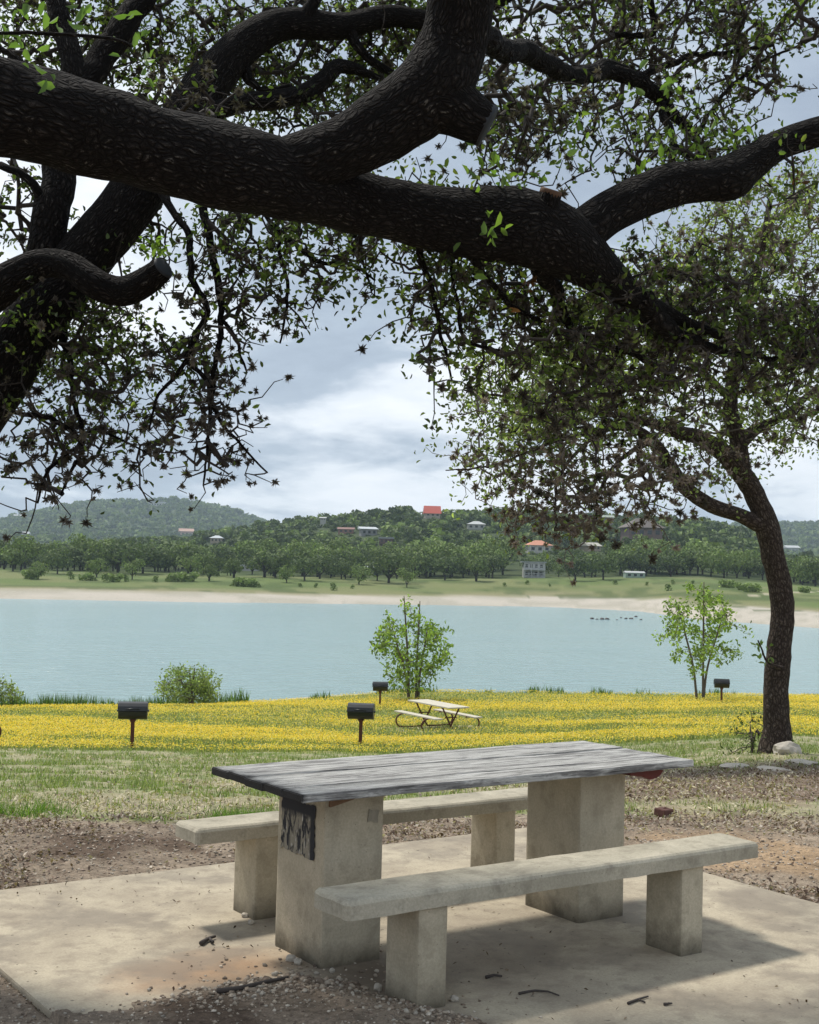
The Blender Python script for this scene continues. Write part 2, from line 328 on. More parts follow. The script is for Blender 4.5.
def gz(x, y, fine=True):
    x = np.asarray(x, float); y = np.asarray(y, float)
    dx, dy = x-CAM[0], y-CAM[1]; d = dx*FH[0]+dy*FH[1]; l = dx*RH[0]+dy*RH[1]; dd = np.maximum(d, .5); s = np.clip(l/dd, -.6, .6)
    r = np.hypot(dx, dy); dn = np.where(d > .3*r, d, r*.3)        # behind the camera fall back to distance
    h = lerp3(s, [np.interp(dn, CD[0], CHh[0]), np.interp(dn, CD[1], CHh[1]), np.interp(dn, CD[2], CHh[2])])
    z = np.where(dn < 130, np.maximum(CAM[2]-h, ZW-3), far_z(s, dn))
    z = np.where((dn > 100) & (dn < far_shore(s)-3), ZW-1.5, z)
    if fine:
        z = z+(fbm(x, y, .8, 3, 3)-.5)*.10*sm(9, 16, dn)*(1-sm(45, 60, dn))
        z = z+(fbm(x, y, .05, 4, 9)-.5)*1.2*sm(225, 330, dn)+(fbm(x, y, .012, 4, 19)-.5)*10*sm(420, 700, dn)
        n = (fbm(x, y, 5., 4, 1)-.5)*.05*(1-sm(14, 25, dn)); z = z+n
        ins = (x > -1.98) & (x < 1.9) & (y > -2.6) & (y < 1.72)
        c = cover(x, y); z = np.where(ins, np.where(c > 0, .004+np.clip(c, 0, .3)*.09+np.abs(n)*.4*np.clip(c*8, 0, 1), -.02+np.clip(c*.5, -.06, 0)), z)
        nearslab = (~ins) & (dn < 7.8) & (y < 2.); z = np.where(nearslab & (n > .004), z-n+.004, z)
    return z
def ground_cols(x, y, z):
    dx, dy = x-CAM[0], y-CAM[1]; d = dx*FH[0]+dy*FH[1]; r = np.hypot(dx, dy); d = np.where(d > .3*r, d, r*.3); l = dx*RH[0]+dy*RH[1]; s = np.clip(l/np.maximum(d, .5), -.6, .6)
    def C(*a): return np.array(a)[None, :]
    def mx(c, c2, f): return c+(c2-c)*np.clip(f, 0, 1)[:, None]
    n = fbm(x, y, .9, 4, 11); n2 = fbm(x, y, 3.2, 4, 12); nb = fbm(x*.4+y*.2, d*.35, .5, 4, 13)
    c = mx(np.repeat(C(.245, .195, .148), len(x), 0), C(.33, .265, .20), sm(.4, .65, n2))
    c = mx(c, C(.13, .095, .07), sm(.55, .72, fbm(x, y, 2., 4, 77))*(d < 9))
    # pale sandy patch right of the slab
    c = mx(c, C(.38, .27, .17), sm(.9, .2, np.hypot((x-2.7)/.9, (y-.6)/1.1)+(n2-.5)))
    grass = C(.20, .235, .10); dry = C(.37, .33, .215)
    edge = 8.45+(n-.5)*1.2+.8*sm(-.06, .03, s)
    g = sm(0, .5, d-edge)
    rgt = sm(.10, .19, s)                         # right of frame: litter comes back between d 10.7 and 15
    litter2 = rgt*sm(10.2, 11, d+(n2-.5)*1.5)*(1-sm(14.2, 15.8, d+(n-.5)*2))
    firstr = rgt*(1-sm(9.3, 10., d+(n2-.5)*1.2)); g = g*(1-.95*firstr)
    gc = mx(np.repeat(grass, len(x), 0), dry, sm(.40, .62, n2)*.75*(1-sm(24, 30, d)))
    bare = sm(.5, .68, fbm(x, y, .45, 4, 31))*sm(8.8, 9.6, d)*(1-sm(13, 19, d)); gc = mx(gc, C(.40, .34, .24), bare*.75)
    strip = sm(9.2, 8.9, d-(n-.5)); gc = mx(gc, C(.10, .16, .035), strip*.7)
    gc = mx(gc, C(.21, .155, .12), litter2*.9)
    c = mx(c, gc, g)
    m = sm(25, 28.5, d+(n-.5)*3)                   # flower meadow
    yel = sm(.36, .58, nb*.7+n*.3); mc = mx(np.repeat(C(.20, .225, .075), len(x), 0), C(.50, .38, .05), yel*.75)
    c = mx(c, mc, m)
    ds, ns = far_shore(s), near_shore(s)
    c = mx(c, C(.50, .44, .32), sm(-.25, 1.2, d-ns+(n-.5)*2))
    # bare pads: at the far table, at the left edge table, a track
    for (px, dd_, rx, ry) in ((440, 38.6, 1.9, 2.2), (-14, 25.9, 2.3, 1.6), (362, 29.3, .35, .5), (133, 27.3, .25, .4)):
        P = at(px, 700, dd_); q = np.hypot(((x-P[0])*RH[0]+(y-P[1])*RH[1])/rx, ((x-P[0])*FH[0]+(y-P[1])*FH[1])/ry)+(n2-.5)*.6; c = mx(c, C(.46, .41, .31), sm(1.05, .7, q)*.75)
    far = d > 110
    q = d-ds; sandw = np.interp(s, FSX, [16, 17, 18, 17, 22, 32, 36, 26, 26]); qn = q+(fbm(x, y, .12, 4, 41)-.5)*6
    fc = mx(np.repeat(C(.44, .40, .34), len(x), 0), C(.32, .30, .24), .6*sm(.45, .6, fbm(x*.3, q, .25, 3, 42)))
    fc = mx(fc, C(.23, .215, .12), sm(sandw-3, sandw+3, qn)); fc = mx(fc, C(.125, .165, .058), sm(sandw+4, sandw+20, qn))
    fc = mx(fc, C(.18, .19, .085), sm(.45, .62, fbm(x, y, .06, 4, 43))*.8*(q > 20)); fc = mx(fc, C(.07, .10, .035), sm(.54, .64, fbm(x, y, .11, 4, 44))*.7*(q > 20))
    fc = mx(fc, C(.40, .36, .26), (s > .26)*sm(3.2, 1.6, np.abs(d-(262+(s-.3)*500)))*.9)
    fc = mx(fc, C(.045, .062, .025), sm(300, 340, d+(n-.5)*10)*.9)
    return np.where(far[:, None], fc, c)

TH = np.concatenate([np.linspace(-PI, -.62, 40, endpoint=False), np.linspace(-.62, .52, 620), np.linspace(.52, PI, 42)[1:-1]])
RR = np.concatenate([np.linspace(.3, 3.6, 20, endpoint=False), np.arange(3.6, 9.5, .022), np.geomspace(9.5, 75, 230)[1:], np.geomspace(75, 260, 50)[1:], np.geomspace(260, 1000, 60)[1:], np.geomspace(1000, 9000, 44)[1:]])
tt, rr = np.meshgrid(TH, RR); X = CAM[0]+rr*np.sin(YAW+tt); Y = CAM[1]+rr*np.cos(YAW+tt); x, y = X.ravel(), Y.ravel(); z = gz(x, y)
nT, nR = len(TH), len(RR); i = np.arange(nR-1)[:, None]*nT; k = np.arange(nT)[None, :]; k2 = (k+1) % nT
Fq = np.stack([i+k, i+k2, i+nT+k2, i+nT+k], -1).reshape(-1, 4)[:, ::-1]
V = np.stack([x, y, z], 1); V = np.vstack([V, [[CAM[0], CAM[1], -.02]]]); colr = np.vstack([ground_cols(x, y, z), [[.2, .15, .1]]])
Ft = np.stack([np.full(nT, len(V)-1), np.arange(nT), (np.arange(nT)+1) % nT], 1)[:, ::-1]
o = mk('ground', V, [Fq, Ft], M['ground'], smooth=True, col=colr); o['kind'] = 'structure'
def G(x, y): return float(gz(np.array([x]), np.array([y]))[0])
def gp(px, dep, py=700):
    P = at(px, py, dep); return Vector((P[0], P[1], G(P[0], P[1])))
# lake sheet
P = []
for dd_ in (44., 300.):
    for s_ in (-4., 4.): P.append((CAM[0]+FH[0]*dd_+RH[0]*s_*300, CAM[1]+FH[1]*dd_+RH[1]*s_*300, ZW))
o = mk('lake', P, np.array([[0, 1, 3, 2]]), M['water']); o['kind'] = 'structure'
# slab
bm = bmesh.new(); box(bm, (-.04, -.44, -.06), (3.88, 4.32, .12), .012, 2); o = mkbm('concrete_slab', bm, M['slab']); o['kind'] = 'structure'

# ------------------------------------------------------------------ concrete table and benches
def slab_seat(name, c, s, bev, mat, parent):
    bm = bmesh.new(); vs = box(bm, c, s)
    bmesh.ops.bevel(bm, geom=[e for e in bm.edges if all(v.co.z > c[2] for v in e.verts) or abs(e.verts[0].co.z-e.verts[1].co.z) > .01], offset=bev, segments=2, affect='EDGES', profile=.35)
    for _ in range(2): pass
    bmesh.ops.subdivide_edges(bm, edges=[e for e in bm.edges if e.calc_length() > .2], cuts=22, use_grid_fill=True)
    for v in bm.verts:
        q = v.co*9; n_ = mnoise.noise(q)*.0022+mnoise.noise(q*3.1)*.0015; v.co += Vector((n_, n_*.9, n_*.8))
    return mkbm(name, bm, mat, parent)
def post(name, c, s, mat, parent, bev=.012):
    bm = bmesh.new(); box(bm, c, s, bev, 2)
    bmesh.ops.subdivide_edges(bm, edges=[e for e in bm.edges if e.calc_length() > .1], cuts=8, use_grid_fill=True)
    for v in bm.verts:
        q = v.co*8+Vector((3, 1, 2)); n_ = mnoise.noise(q)*.003+mnoise.noise(q*4)*.0012; v.co += Vector((n_, n_*.8, 0))
    return mkbm(name, bm, mat, parent)
T = empty('picnic_table', (0, 0, 0)); tag(T, 'large picnic table with grey weathered plank top on two thick concrete pedestals, in the foreground', 'table')
L, W, H, TT = 2.1993, .8112, .76, .033
bm = bmesh.new(); nP = 5; pw = W/nP; random.seed(3)
for i in range(nP):
    yc = -W/2+pw*(i+.5); ex = random.uniform(-.012, .008); dz = random.uniform(-.003, .002)
    b2 = bmesh.new(); box(b2, (0, 0, 0), (L, pw-.006, TT)); 
    bmesh.ops.subdivide_edges(b2, edges=[e for e in b2.edges if e.calc_length() > 1], cuts=60)
    bmesh.ops.bevel(b2, geom=[e for e in b2.edges if len(e.link_faces) == 2 and e.calc_face_angle() > .5], offset=.0035, segments=2, affect='EDGES')
    for v in b2.verts:
        q = Vector((v.co.x*3+i*9, v.co.y*8, i*3.3)); e = mnoise.noise(q)*.0035+mnoise.noise(q*5)*.0018; edge = 1 if abs(v.co.y) > pw*.4 else .3
        v.co.z += e*.7+dz; v.co.y += e*edge; v.co.x += ex*np.sign(v.co.x)*.6+(mnoise.noise(Vector((i*5., v.co.y*30, 0)))*.006 if abs(v.co.x) > L/2-.01 else 0)
    b2.transform(Matrix.Translation((0, yc, H-TT/2))); me = bpy.data.meshes.new('tmp'); b2.to_mesh(me); b2.free(); bm.from_mesh(me); bpy.data.meshes.remove(me)
top = mkbm('tabletop', bm, M['planks'], T); top.data.materials.append(M['endgrain'])
for p_ in top.data.polygons:
    if p_.normal.x < -.6: p_.material_index = 1
A_, B_ = .2941, .3994
for k_, xc in enumerate((-.7194, .6916)):
    ped = post('pedestal', (xc, 0, (H-TT-.02)/2-.03), (A_, B_, H-TT-.02+.06), M['ped'], T, .016)
    if k_ == 0:
        rp = random.Random(5); pts = []
        y0, y1, z0, z1 = .155, -.125, .425, .655
        for i in range(60):
            a = i/60*4; e = a % 1; j = rp.uniform(-.010, .010)
            if a < 1: p = (y0+(y1-y0)*e, z1+j*.6+.004*math.sin(e*7))
            elif a < 2: p = (y1+j*.7, z1+(z0-z1)*e)
            elif a < 3: p = (y1+(y0-y1)*e, z0+abs(j)*1.6*(1 if rp.random() < .5 else .2))
            else: p = (y0+j*.7, z0+(z1-z0)*e)
            pts.append((xc-A_/2-.0035, p[0], p[1]))
        bm = bmesh.new(); vs = [bm.verts.new(p) for p in pts]; f = bm.faces.new(vs); r_ = bmesh.ops.extrude_face_region(bm, geom=[f]); bmesh.ops.translate(bm, vec=(-.0015, 0, 0), verts=[g for g in r_['geom'] if isinstance(g, bmesh.types.BMVert)])
        bmesh.ops.recalc_face_normals(bm, faces=bm.faces); q = mkbm('paint_patch', bm, M['paint'], ped); q['label'] = 'square of black spray paint with scratched pale streaks'
        bm = bmesh.new(); box(bm, (xc+.09, -B_/2-.0042, .605), (.052, .0015, .052), rot=Matrix.Rotation(.18, 3, 'Y')); bmesh.ops.subdivide_edges(bm, edges=bm.edges[:], cuts=4, use_grid_fill=True)
        for v in bm.verts: v.co += Vector((mnoise.noise(v.co*90)*.006, 0, mnoise.noise(v.co*80+Vector((3, 3, 3)))*.006))
        q = mkbm('faded_stencil', bm, M['greypaint'], ped); q['label'] = 'small faded grey stencilled rectangle'
# packing wedge and red steel bracket under the top
bm = bmesh.new(); vs = box(bm, (-.79, -.206, .69), (.12, .016, .06), .003); 
for v in bm.verts:
    if v.co.z < .69 and v.co.x > -.79: v.co.z += .025
mkbm('support_wedge', bm, M['orangewood'], T)
bm = bmesh.new(); prof = [(.80, .726), (1.02, .726), (1.02, .708), (1.005, .69), (.975, .676), (.93, .672), (.88, .69), (.80, .70)]
vs = [bm.verts.new((p[0]-.07, -.34, p[1])) for p in prof]; f = bm.faces.new(vs); r_ = bmesh.ops.extrude_face_region(bm, geom=[f]); bmesh.ops.translate(bm, vec=(0, .09, 0), verts=[g for g in r_['geom'] if isinstance(g, bmesh.types.BMVert)]); bmesh.ops.recalc_face_normals(bm, faces=bm.faces)
bmesh.ops.bevel(bm, geom=bm.edges[:], offset=.004, segments=1, affect='EDGES'); mkbm('steel_bracket', bm, M['redpaint'], T)

def bench(yc, xc, q1, q2, label, dy=0):
    b = empty('concrete_bench', (xc, yc, 0)); tag(b, label, 'bench', 'concrete benches of the big picnic table')
    slab_seat('seat', (0, 0, .45-.035), (2.2154, .2479, .07), .017, M['seat'], b)
    for q in (q1, q2): post('leg', (q-xc, dy, .385/2-.03), (.1354, .2198 if not dy else .215, .385+.06), M['ped'], b)
    return b
bench(-.7148, -.0414, -.7525, .6459, 'grey concrete bench on the near side of the big table, closest to the camera')
bench(.7048, .0381, -.689, .7371, 'grey concrete bench on the far side of the big table, partly hidden behind its pedestals')

# ------------------------------------------------------------------ barbecue grills
def make_grill():
    g = empty('barbecue_grill', (0, 0, 0)); w_, r = .58, .19
    def drum(a0, a1, nm, wd, rad, closed=True):
        bm = bmesh.new(); n = 6; ang = [a0+(a1-a0)*i/n for i in range(n+1)]; vv = []
        for x_ in (-wd/2, wd/2): vv.append([bm.verts.new((x_, rad*math.cos(a)*1.0, .80+.0+rad*math.sin(a)*.95)) for a in ang])
        for i in range(n): bm.faces.new((vv[0][i], vv[0][i+1], vv[1][i+1], vv[1][i]))
        bm.faces.new(vv[0][::-1]); bm.faces.new(vv[1]); bm.faces.new((vv[0][0], vv[1][0], vv[1][n], vv[0][n]))
        bmesh.ops.recalc_face_normals(bm, faces=bm.faces); bmesh.ops.bevel(bm, geom=bm.edges[:], offset=.006, segments=1, affect='EDGES')
        return mkbm(nm, bm, M['steel'], g)
    drum(PI+.0, 2*PI-.0, 'firebox', w_, r)
    lid = drum(.03, PI-.03, 'lid', w_+.014, r+.007)
    tubes('handle', [([(-.13, -.20, .86), (-.13, -.235, .86), (.13, -.235, .86), (.13, -.20, .86)], .009)], M['steel'], lid, 6)
    for sx in (-1, 1): bm = bmesh.new(); box(bm, (sx*(w_/2+.02), 0, .80), (.025, .16, .03), .004); mkbm('side_bracket', bm, M['steel'], g)
    bm = bmesh.new(); box(bm, (-w_/2-.012, .03, .88), (.02, .10, .10), .004); mkbm('vent', bm, M['steel'], lid)
    bm = bmesh.new(); box(bm, (0, 0, .32), (.075, .075, .66), .01); mkbm('post', bm, M['rust'], g)
    bm = bmesh.new(); box(bm, (0, 0, .612), (.13, .13, .03), .006); box(bm, (0, 0, .59), (.1, .1, .05), .01); mkbm('collar', bm, M['rust'], g)
    return g
gr0 = make_grill()
for i, (px, dep, rz, sc_, lb) in enumerate([(133.5, 26.6, .15, 1.0, 'black barbecue grill on a rusty post at the left, the farthest left of the grills'),
        (361.5, 29.2, -.10, 1.0, 'black barbecue grill on a post directly behind the plank table, beside the small picnic table'),
        (380, 50.5, .05, 1.0, 'small distant black barbecue grill near the water, in front of the leafy sapling'),
        (721.5, 52.0, -.1, 1.0, 'small distant black barbecue grill beside the right-hand sapling at the lake edge')]):
    g = gr0 if i == 0 else copy_tree(gr0); P = gp(px, dep); g.location = P; g.rotation_euler = (0, 0, -YAW+rz); g.scale = (sc_,)*3
    tag(g, lb, 'grill', 'black barbecue grills on posts')
    for j in range(1):
        pass

# ------------------------------------------------------------------ small steel-framed picnic tables
def make_ptable():
    t_ = empty('steel_picnic_table', (0, 0, 0)); Lh = 1.15
    bm = bmesh.new()
    for i in range(4): box(bm, (0, -.27+.18*i, .745), (2*Lh, .168, .04), .005)
    mkbm('tabletop', bm, M['palewood'], t_)
    for sy in (-1, 1):
        bm = bmesh.new()
        for k in (0, 1): box(bm, (0, sy*(.62+.14*k), .44), (2*Lh, .13, .04), .005)
        mkbm('bench_seat', bm, M['palewood'], t_)
    for sx in (-.72, .72):
        l = []
        for sy in (-1, 1):
            l.append((spline([(sx, sy*.52, .42), (sx, sy*.80, .41), (sx, sy*.97, .33), (sx, sy*1.0, .19), (sx, sy*.92, .06), (sx, sy*.75, .025), (sx, sy*.2, .025), (sx, sy*.05, .10), (sx, -sy*.30, .72)], .06), .024))
        l.append(([(sx, -.34, .72), (sx, .34, .72)], .02)); l.append(([(sx, -.2, .42), (sx, .2, .42)], .018))
        tubes('leg_frame', l, M['rust'], t_, 6)
    return t_
pt = make_ptable(); P = gp(438, 38.6); pt.location = P
dirv = RH*.52-FH*.86; pt.rotation_euler = (0, 0, math.atan2(dirv[1], dirv[0])); tag(pt, 'small picnic table with pale boards and curved brown steel legs standing in the yellow flowers', 'table', 'steel framed picnic tables')
p2 = copy_tree(pt); P = gp(-57, 26.6); p2.location = P; p2.rotation_euler = (0, 0, math.atan2(FH[1], FH[0])+.05); tag(p2, 'steel picnic table cut off by the left edge, only a curved black leg showing', 'table', 'steel framed picnic tables')
#@@TREES
# ------------------------------------------------------------------ leaves, moss, trees
def rand_dirs(n, up=0.):
    v = rng.normal(size=(n, 3)); v[:, 2] += up; return v/np.linalg.norm(v, axis=1)[:, None]
def leaves_arr(P, size, wid, cols, droop=.0, fold=.25):
    n = len(P); d = rand_dirs(n, droop); u = np.cross(d, rand_dirs(n)); u /= np.linalg.norm(u, axis=1)[:, None]+1e-9; nn = np.cross(d, u)
    s = size*(.7+.6*rng.random((n, 1))); w_ = s*wid
    V = np.stack([P, P+d*s*.28+u*w_*.42+nn*w_*fold, P+d*s*.68+u*w_*.46+nn*w_*fold, P+d*s-nn*s*.12, P+d*s*.68-u*w_*.46+nn*w_*fold, P+d*s*.28-u*w_*.42+nn*w_*fold], 1).reshape(-1, 3)
    b = np.arange(n)[:, None]*6; Fa = np.concatenate([b+[[0, 1, 2, 3]], b+[[0, 3, 4, 5]]]); return V, Fa, np.repeat(cols, 6, 0)
def ballpts(n, r):
    v = rng.normal(size=(n, 3)); return v/np.linalg.norm(v, axis=1)[:, None]*r*1.7*rng.random((n, 1))**.6
def leafcols(n, pal, br=.25):
    pal = np.array(pal); c = pal[rng.integers(0, len(pal), n)]; return c*(1+br*rng.normal(size=(n, 1))).clip(.5, 1.7)
def moss_arr(C, R, nb=34, col=(.10, .085, .07), droop=0.):
    n = len(C); d = rand_dirs(n*nb).reshape(n, nb, 3); d[..., 2] -= droop; C = C[:, None]; lf = (np.arange(nb)/nb)[None, :, None]; R = np.asarray(R).reshape(n, 1, 1)*np.where(lf < .72, .42+.36*rng.random((n, nb, 1)), (.66+.2*rng.random((n, nb, 1))))
    u = np.cross(d, rand_dirs(n*nb).reshape(n, nb, 3)); u /= np.linalg.norm(u, axis=2)[..., None]+1e-9
    w_ = np.where(lf < .72, R*.17, R*.05)+.0003; bend = rand_dirs(n*nb).reshape(n, nb, 3)*R*.55
    V = np.stack([C+u*w_, C-u*w_, C+d*R*.6+bend*.5-u*w_, C+d*R*.6+bend*.5+u*w_, C+d*R+bend], 2).reshape(-1, 3)
    b = np.arange(n*nb)[:, None]*5; Fq = b+np.array([[0, 1, 2, 3]]); Ft = b+np.array([[3, 2, 4]])
    cc = np.array(col)*(1+.3*rng.normal(size=(n, 1, 1))).clip(.5, 1.8)*np.ones((n, nb*5, 3)); return V, Fq, Ft, cc.reshape(-1, 3)
def segs_mesh(name, A, B, ra, rb, mat, parent, sides=5):
    T = B-A; T /= np.linalg.norm(T, axis=1)[:, None]+1e-9; ref = np.where(np.abs(T[:, 2:3]) < .9, [[0, 0, 1.]], [[1., 0, 0]]); N = np.cross(T, ref); N /= np.linalg.norm(N, axis=1)[:, None]; Bn = np.cross(T, N)
    a = np.linspace(0, 2*PI, sides, endpoint=False); dr = N[:, None]*np.cos(a)[None, :, None]+Bn[:, None]*np.sin(a)[None, :, None]
    V = np.concatenate([A[:, None]-T[:, None]*ra[:, None, None]*.5+dr*ra[:, None, None], B[:, None]+T[:, None]*rb[:, None, None]*.5+dr*rb[:, None, None]], 1).reshape(-1, 3)
    k = np.arange(sides); Fq = (np.arange(len(A))[:, None, None]*2*sides+np.stack([k, (k+1) % sides, sides+(k+1) % sides, sides+k], 1)[None]).reshape(-1, 4)
    return mk(name, V, Fq, mat, parent, smooth=True)
def grow(hero, att, step=.075, jit=.017, sag=.0, sub=3, subr=.13, rmin=.001, k=.0013, rcap=.011):
    hp = np.vstack([h[0] for h in hero]); hr = np.concatenate([h[1] for h in hero]); nh = len(hp)
    pos = [*hp]; par = [-1]*nh; att = np.asarray(att)
    buf = np.zeros((nh+len(att)*26*(1+sub)+100, 3)); buf[:nh] = hp; n = nh; par = list(par); tips = []
    def add(a, st, sg):
        nonlocal n
        dd = ((buf[:n]-a)**2).sum(1); dd[:nh] *= 1.25; j = int(dd.argmin()); D = a-buf[j]; Ln = np.linalg.norm(D); m = max(2, min(24, int(Ln/st)))
        p0 = buf[j].copy(); side = rng.normal(size=3)*Ln*.12; cur = j
        for q in range(1, m+1):
            f = q/m; p_ = p0+D*f+side*math.sin(PI*f)+(rng.normal(size=3)*jit if q < m else 0); p_[2] += -sg*math.sin(PI*f)*Ln*-1
            buf[n] = p_; par.append(cur); cur = n; n += 1
        tips.append(cur)
    d0 = np.array([((hp-a)**2).sum(1).min() for a in att]); lab = []
    for i in np.argsort(d0): add(att[i], step, sag); lab.append(i)
    main = list(tips); tips.clear(); owner = []
    for t_, i in zip(main, lab):
        for _ in range(sub): add(buf[t_]+rng.normal(size=3)*subr*.75, step*.6, 0); owner.append(i)
    par = np.array(par); cnt = np.ones(n)
    for i in range(n-1, nh-1, -1):
        if par[i] >= nh: cnt[par[i]] += cnt[i]
    rad = np.minimum(k*cnt**.5+rmin*.3, rcap); ch = np.arange(nh, n); pa = par[ch]; ra = np.where(pa >= nh, rad[np.maximum(pa, 0)], rad[ch]*1.15)
    return buf[pa], buf[ch], np.minimum(ra, rad[ch]*1.5), rad[ch], buf[np.array(tips)], np.array(owner), buf[nh:n], cnt[nh:]
def hero_from(lst, step=.06):
    out = []
    for pts in lst:     # (px, py, depth, half width in px)
        P = np.array([np.append(at(a, b, d), h*d/F) for a, b, d, h in pts]); S = spline(P, step); out.append((S[:, :3], S[:, 3]))
    return out
def ell(*E):
    pts, lv, ms = [], [], []
    for cx, cy, rx, ry, d0, d1, n, leaf, moss in E:
        m = 0
        while m < n:
            a, b = rng.uniform(-1, 1, 2)
            if a*a+b*b > 1: continue
            pts.append(at(cx+a*rx, cy+b*ry, rng.uniform(d0, d1))); lv.append(leaf); ms.append(moss); m += 1
    return np.array(pts), np.array(lv), np.array(ms)
MOSSCOL = (.115, .10, .088)
moss_protos = []
for q in range(4):
    V_, a_, b_, c_ = moss_arr(np.zeros((1, 3)), [1.], 150, MOSSCOL, .1); o = mk('ball_moss', V_, [a_, b_], M['moss'], None, col=c_); moss_protos.append(o.data); bpy.data.objects.remove(o)
def build_tree(root, hero, E, leafsize, leafwid, pal, nleaf, twigmat, mossr, sub=3, subr=.13, step=.075, mosscol=MOSSCOL, spread=.05, nindiv=45, k=.0013):
    att, lv, ms = ell(*E); A, B, ra, rb, tips, own, nodes, cnt = grow(hero, att, step=step, sub=sub, subr=subr, k=k, rcap=.011 if subr < .2 else .03)
    segs_mesh('twigs', A, B, ra, rb, twigmat, root)
    per = rng.poisson(nleaf*lv[own]); idx = np.repeat(np.arange(len(tips)), per); P = tips[idx]+ballpts(len(idx), spread); cl = (1+.35*rng.normal(size=(len(tips), 1))).clip(.45, 1.8)[idx]
    V_, F_, c_ = leaves_arr(P, leafsize, leafwid, leafcols(len(P), pal)*cl, -.1); mk('leaves', V_, F_, M['leaf'], root, col=c_)
    pm = rng.random(len(tips)) < ms[own]; C = tips[pm]+rng.normal(size=(pm.sum(), 3))*.02; R = rng.uniform(mossr[0], mossr[1], len(C))
    big = np.argsort(-R)[:nindiv]; rest = np.setdiff1d(np.arange(len(C)), big)
    for j in big:
        o = bpy.data.objects.new('ball_moss', moss_protos[int(rng.integers(4))]); link(o, root); o.location = C[j]-np.array(root.location); o.scale = (R[j],)*3; o.rotation_euler = tuple(rng.uniform(0, 6, 3))
    if len(rest):
        V_, a_, b_, c_ = moss_arr(C[rest], R[rest], 64, mosscol, .1); o = mk('ball_moss', V_, [a_, b_], M['moss'], root, col=c_); o['kind'] = 'stuff'
    print('tips', len(tips), 'leaves', len(P), 'moss', len(C)); return tips
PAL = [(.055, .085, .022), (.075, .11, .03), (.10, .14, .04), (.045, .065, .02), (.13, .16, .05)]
DS = 1.
def limb(root, pts, mat='bark', name='limb', sides=20, nz=.09, step=.05, cap=True):
    S = hero_from([[(a, b, c*DS, d*(.72 if name == 'branch' and d < 7 else 1)) for a, b, c, d in pts]], step*(.6 if name == 'branch' else 1))[0]
    if name == 'branch':
        for i_ in range(1, len(S[0])):
            q = Vector(S[0][i_]*7); a_ = .010+min(S[1][i_], .012)*.8; S[0][i_] += np.array(mnoise.noise_vector(q))*a_+np.array(mnoise.noise_vector(q*3.3))*a_*.5
        nz = .2 if S[1].max() < .03 else .12
    o = tube(name, S[0]-np.array(root.location), np.maximum(S[1], .004), M[mat], root, sides=sides, nz=nz, nscale=5, cap=cap); return S
def cutface(root, parent, S, mat='cut', r=1.):
    p = S[0][-1]; T_ = S[0][-1]-S[0][-3]; T_ /= np.linalg.norm(T_); R_ = S[1][-1]*r
    V_, q_, t_, u_ = tube_arrays([p-T_*.02, p+T_*.006, p+T_*.010], [R_*1.04, R_*1.02, R_*.9], 20, nz=.05, nscale=14); mk('cut_end', V_, [q_, t_], M[mat], root, smooth=False)

# --- the big oak overhead: its trunk stands to the left of the frame, its limb crosses the view
big = empty('oak_tree', (0, 0, 0)); tag(big, 'big oak whose thick near-black limb crosses the top of the view', 'tree')
h = []
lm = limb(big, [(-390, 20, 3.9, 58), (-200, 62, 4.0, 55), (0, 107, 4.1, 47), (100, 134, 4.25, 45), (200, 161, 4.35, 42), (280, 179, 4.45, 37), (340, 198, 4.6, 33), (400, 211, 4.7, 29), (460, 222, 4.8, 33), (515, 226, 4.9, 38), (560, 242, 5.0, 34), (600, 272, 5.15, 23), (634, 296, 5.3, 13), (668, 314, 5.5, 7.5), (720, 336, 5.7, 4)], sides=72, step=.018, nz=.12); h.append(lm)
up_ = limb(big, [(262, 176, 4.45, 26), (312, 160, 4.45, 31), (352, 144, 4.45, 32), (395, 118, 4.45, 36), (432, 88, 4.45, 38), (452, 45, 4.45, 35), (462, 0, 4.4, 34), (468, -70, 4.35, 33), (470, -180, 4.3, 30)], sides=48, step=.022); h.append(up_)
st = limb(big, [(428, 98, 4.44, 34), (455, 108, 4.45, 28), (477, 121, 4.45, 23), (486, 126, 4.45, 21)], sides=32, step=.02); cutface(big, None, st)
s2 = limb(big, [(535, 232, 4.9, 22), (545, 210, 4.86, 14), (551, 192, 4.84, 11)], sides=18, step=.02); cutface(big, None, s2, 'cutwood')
ar = limb(big, [(556, 252, 5.02, 24), (588, 228, 5.05, 22), (620, 206, 5.1, 21), (668, 186, 5.2, 21.5), (705, 181, 5.25, 20), (728, 178, 5.28, 23), (746, 166, 5.31, 19), (780, 145, 5.36, 15), (819, 132, 5.4, 15), (880, 118, 5.5, 14), (980, 90, 5.6, 12)], sides=40, step=.022); h.append(ar)
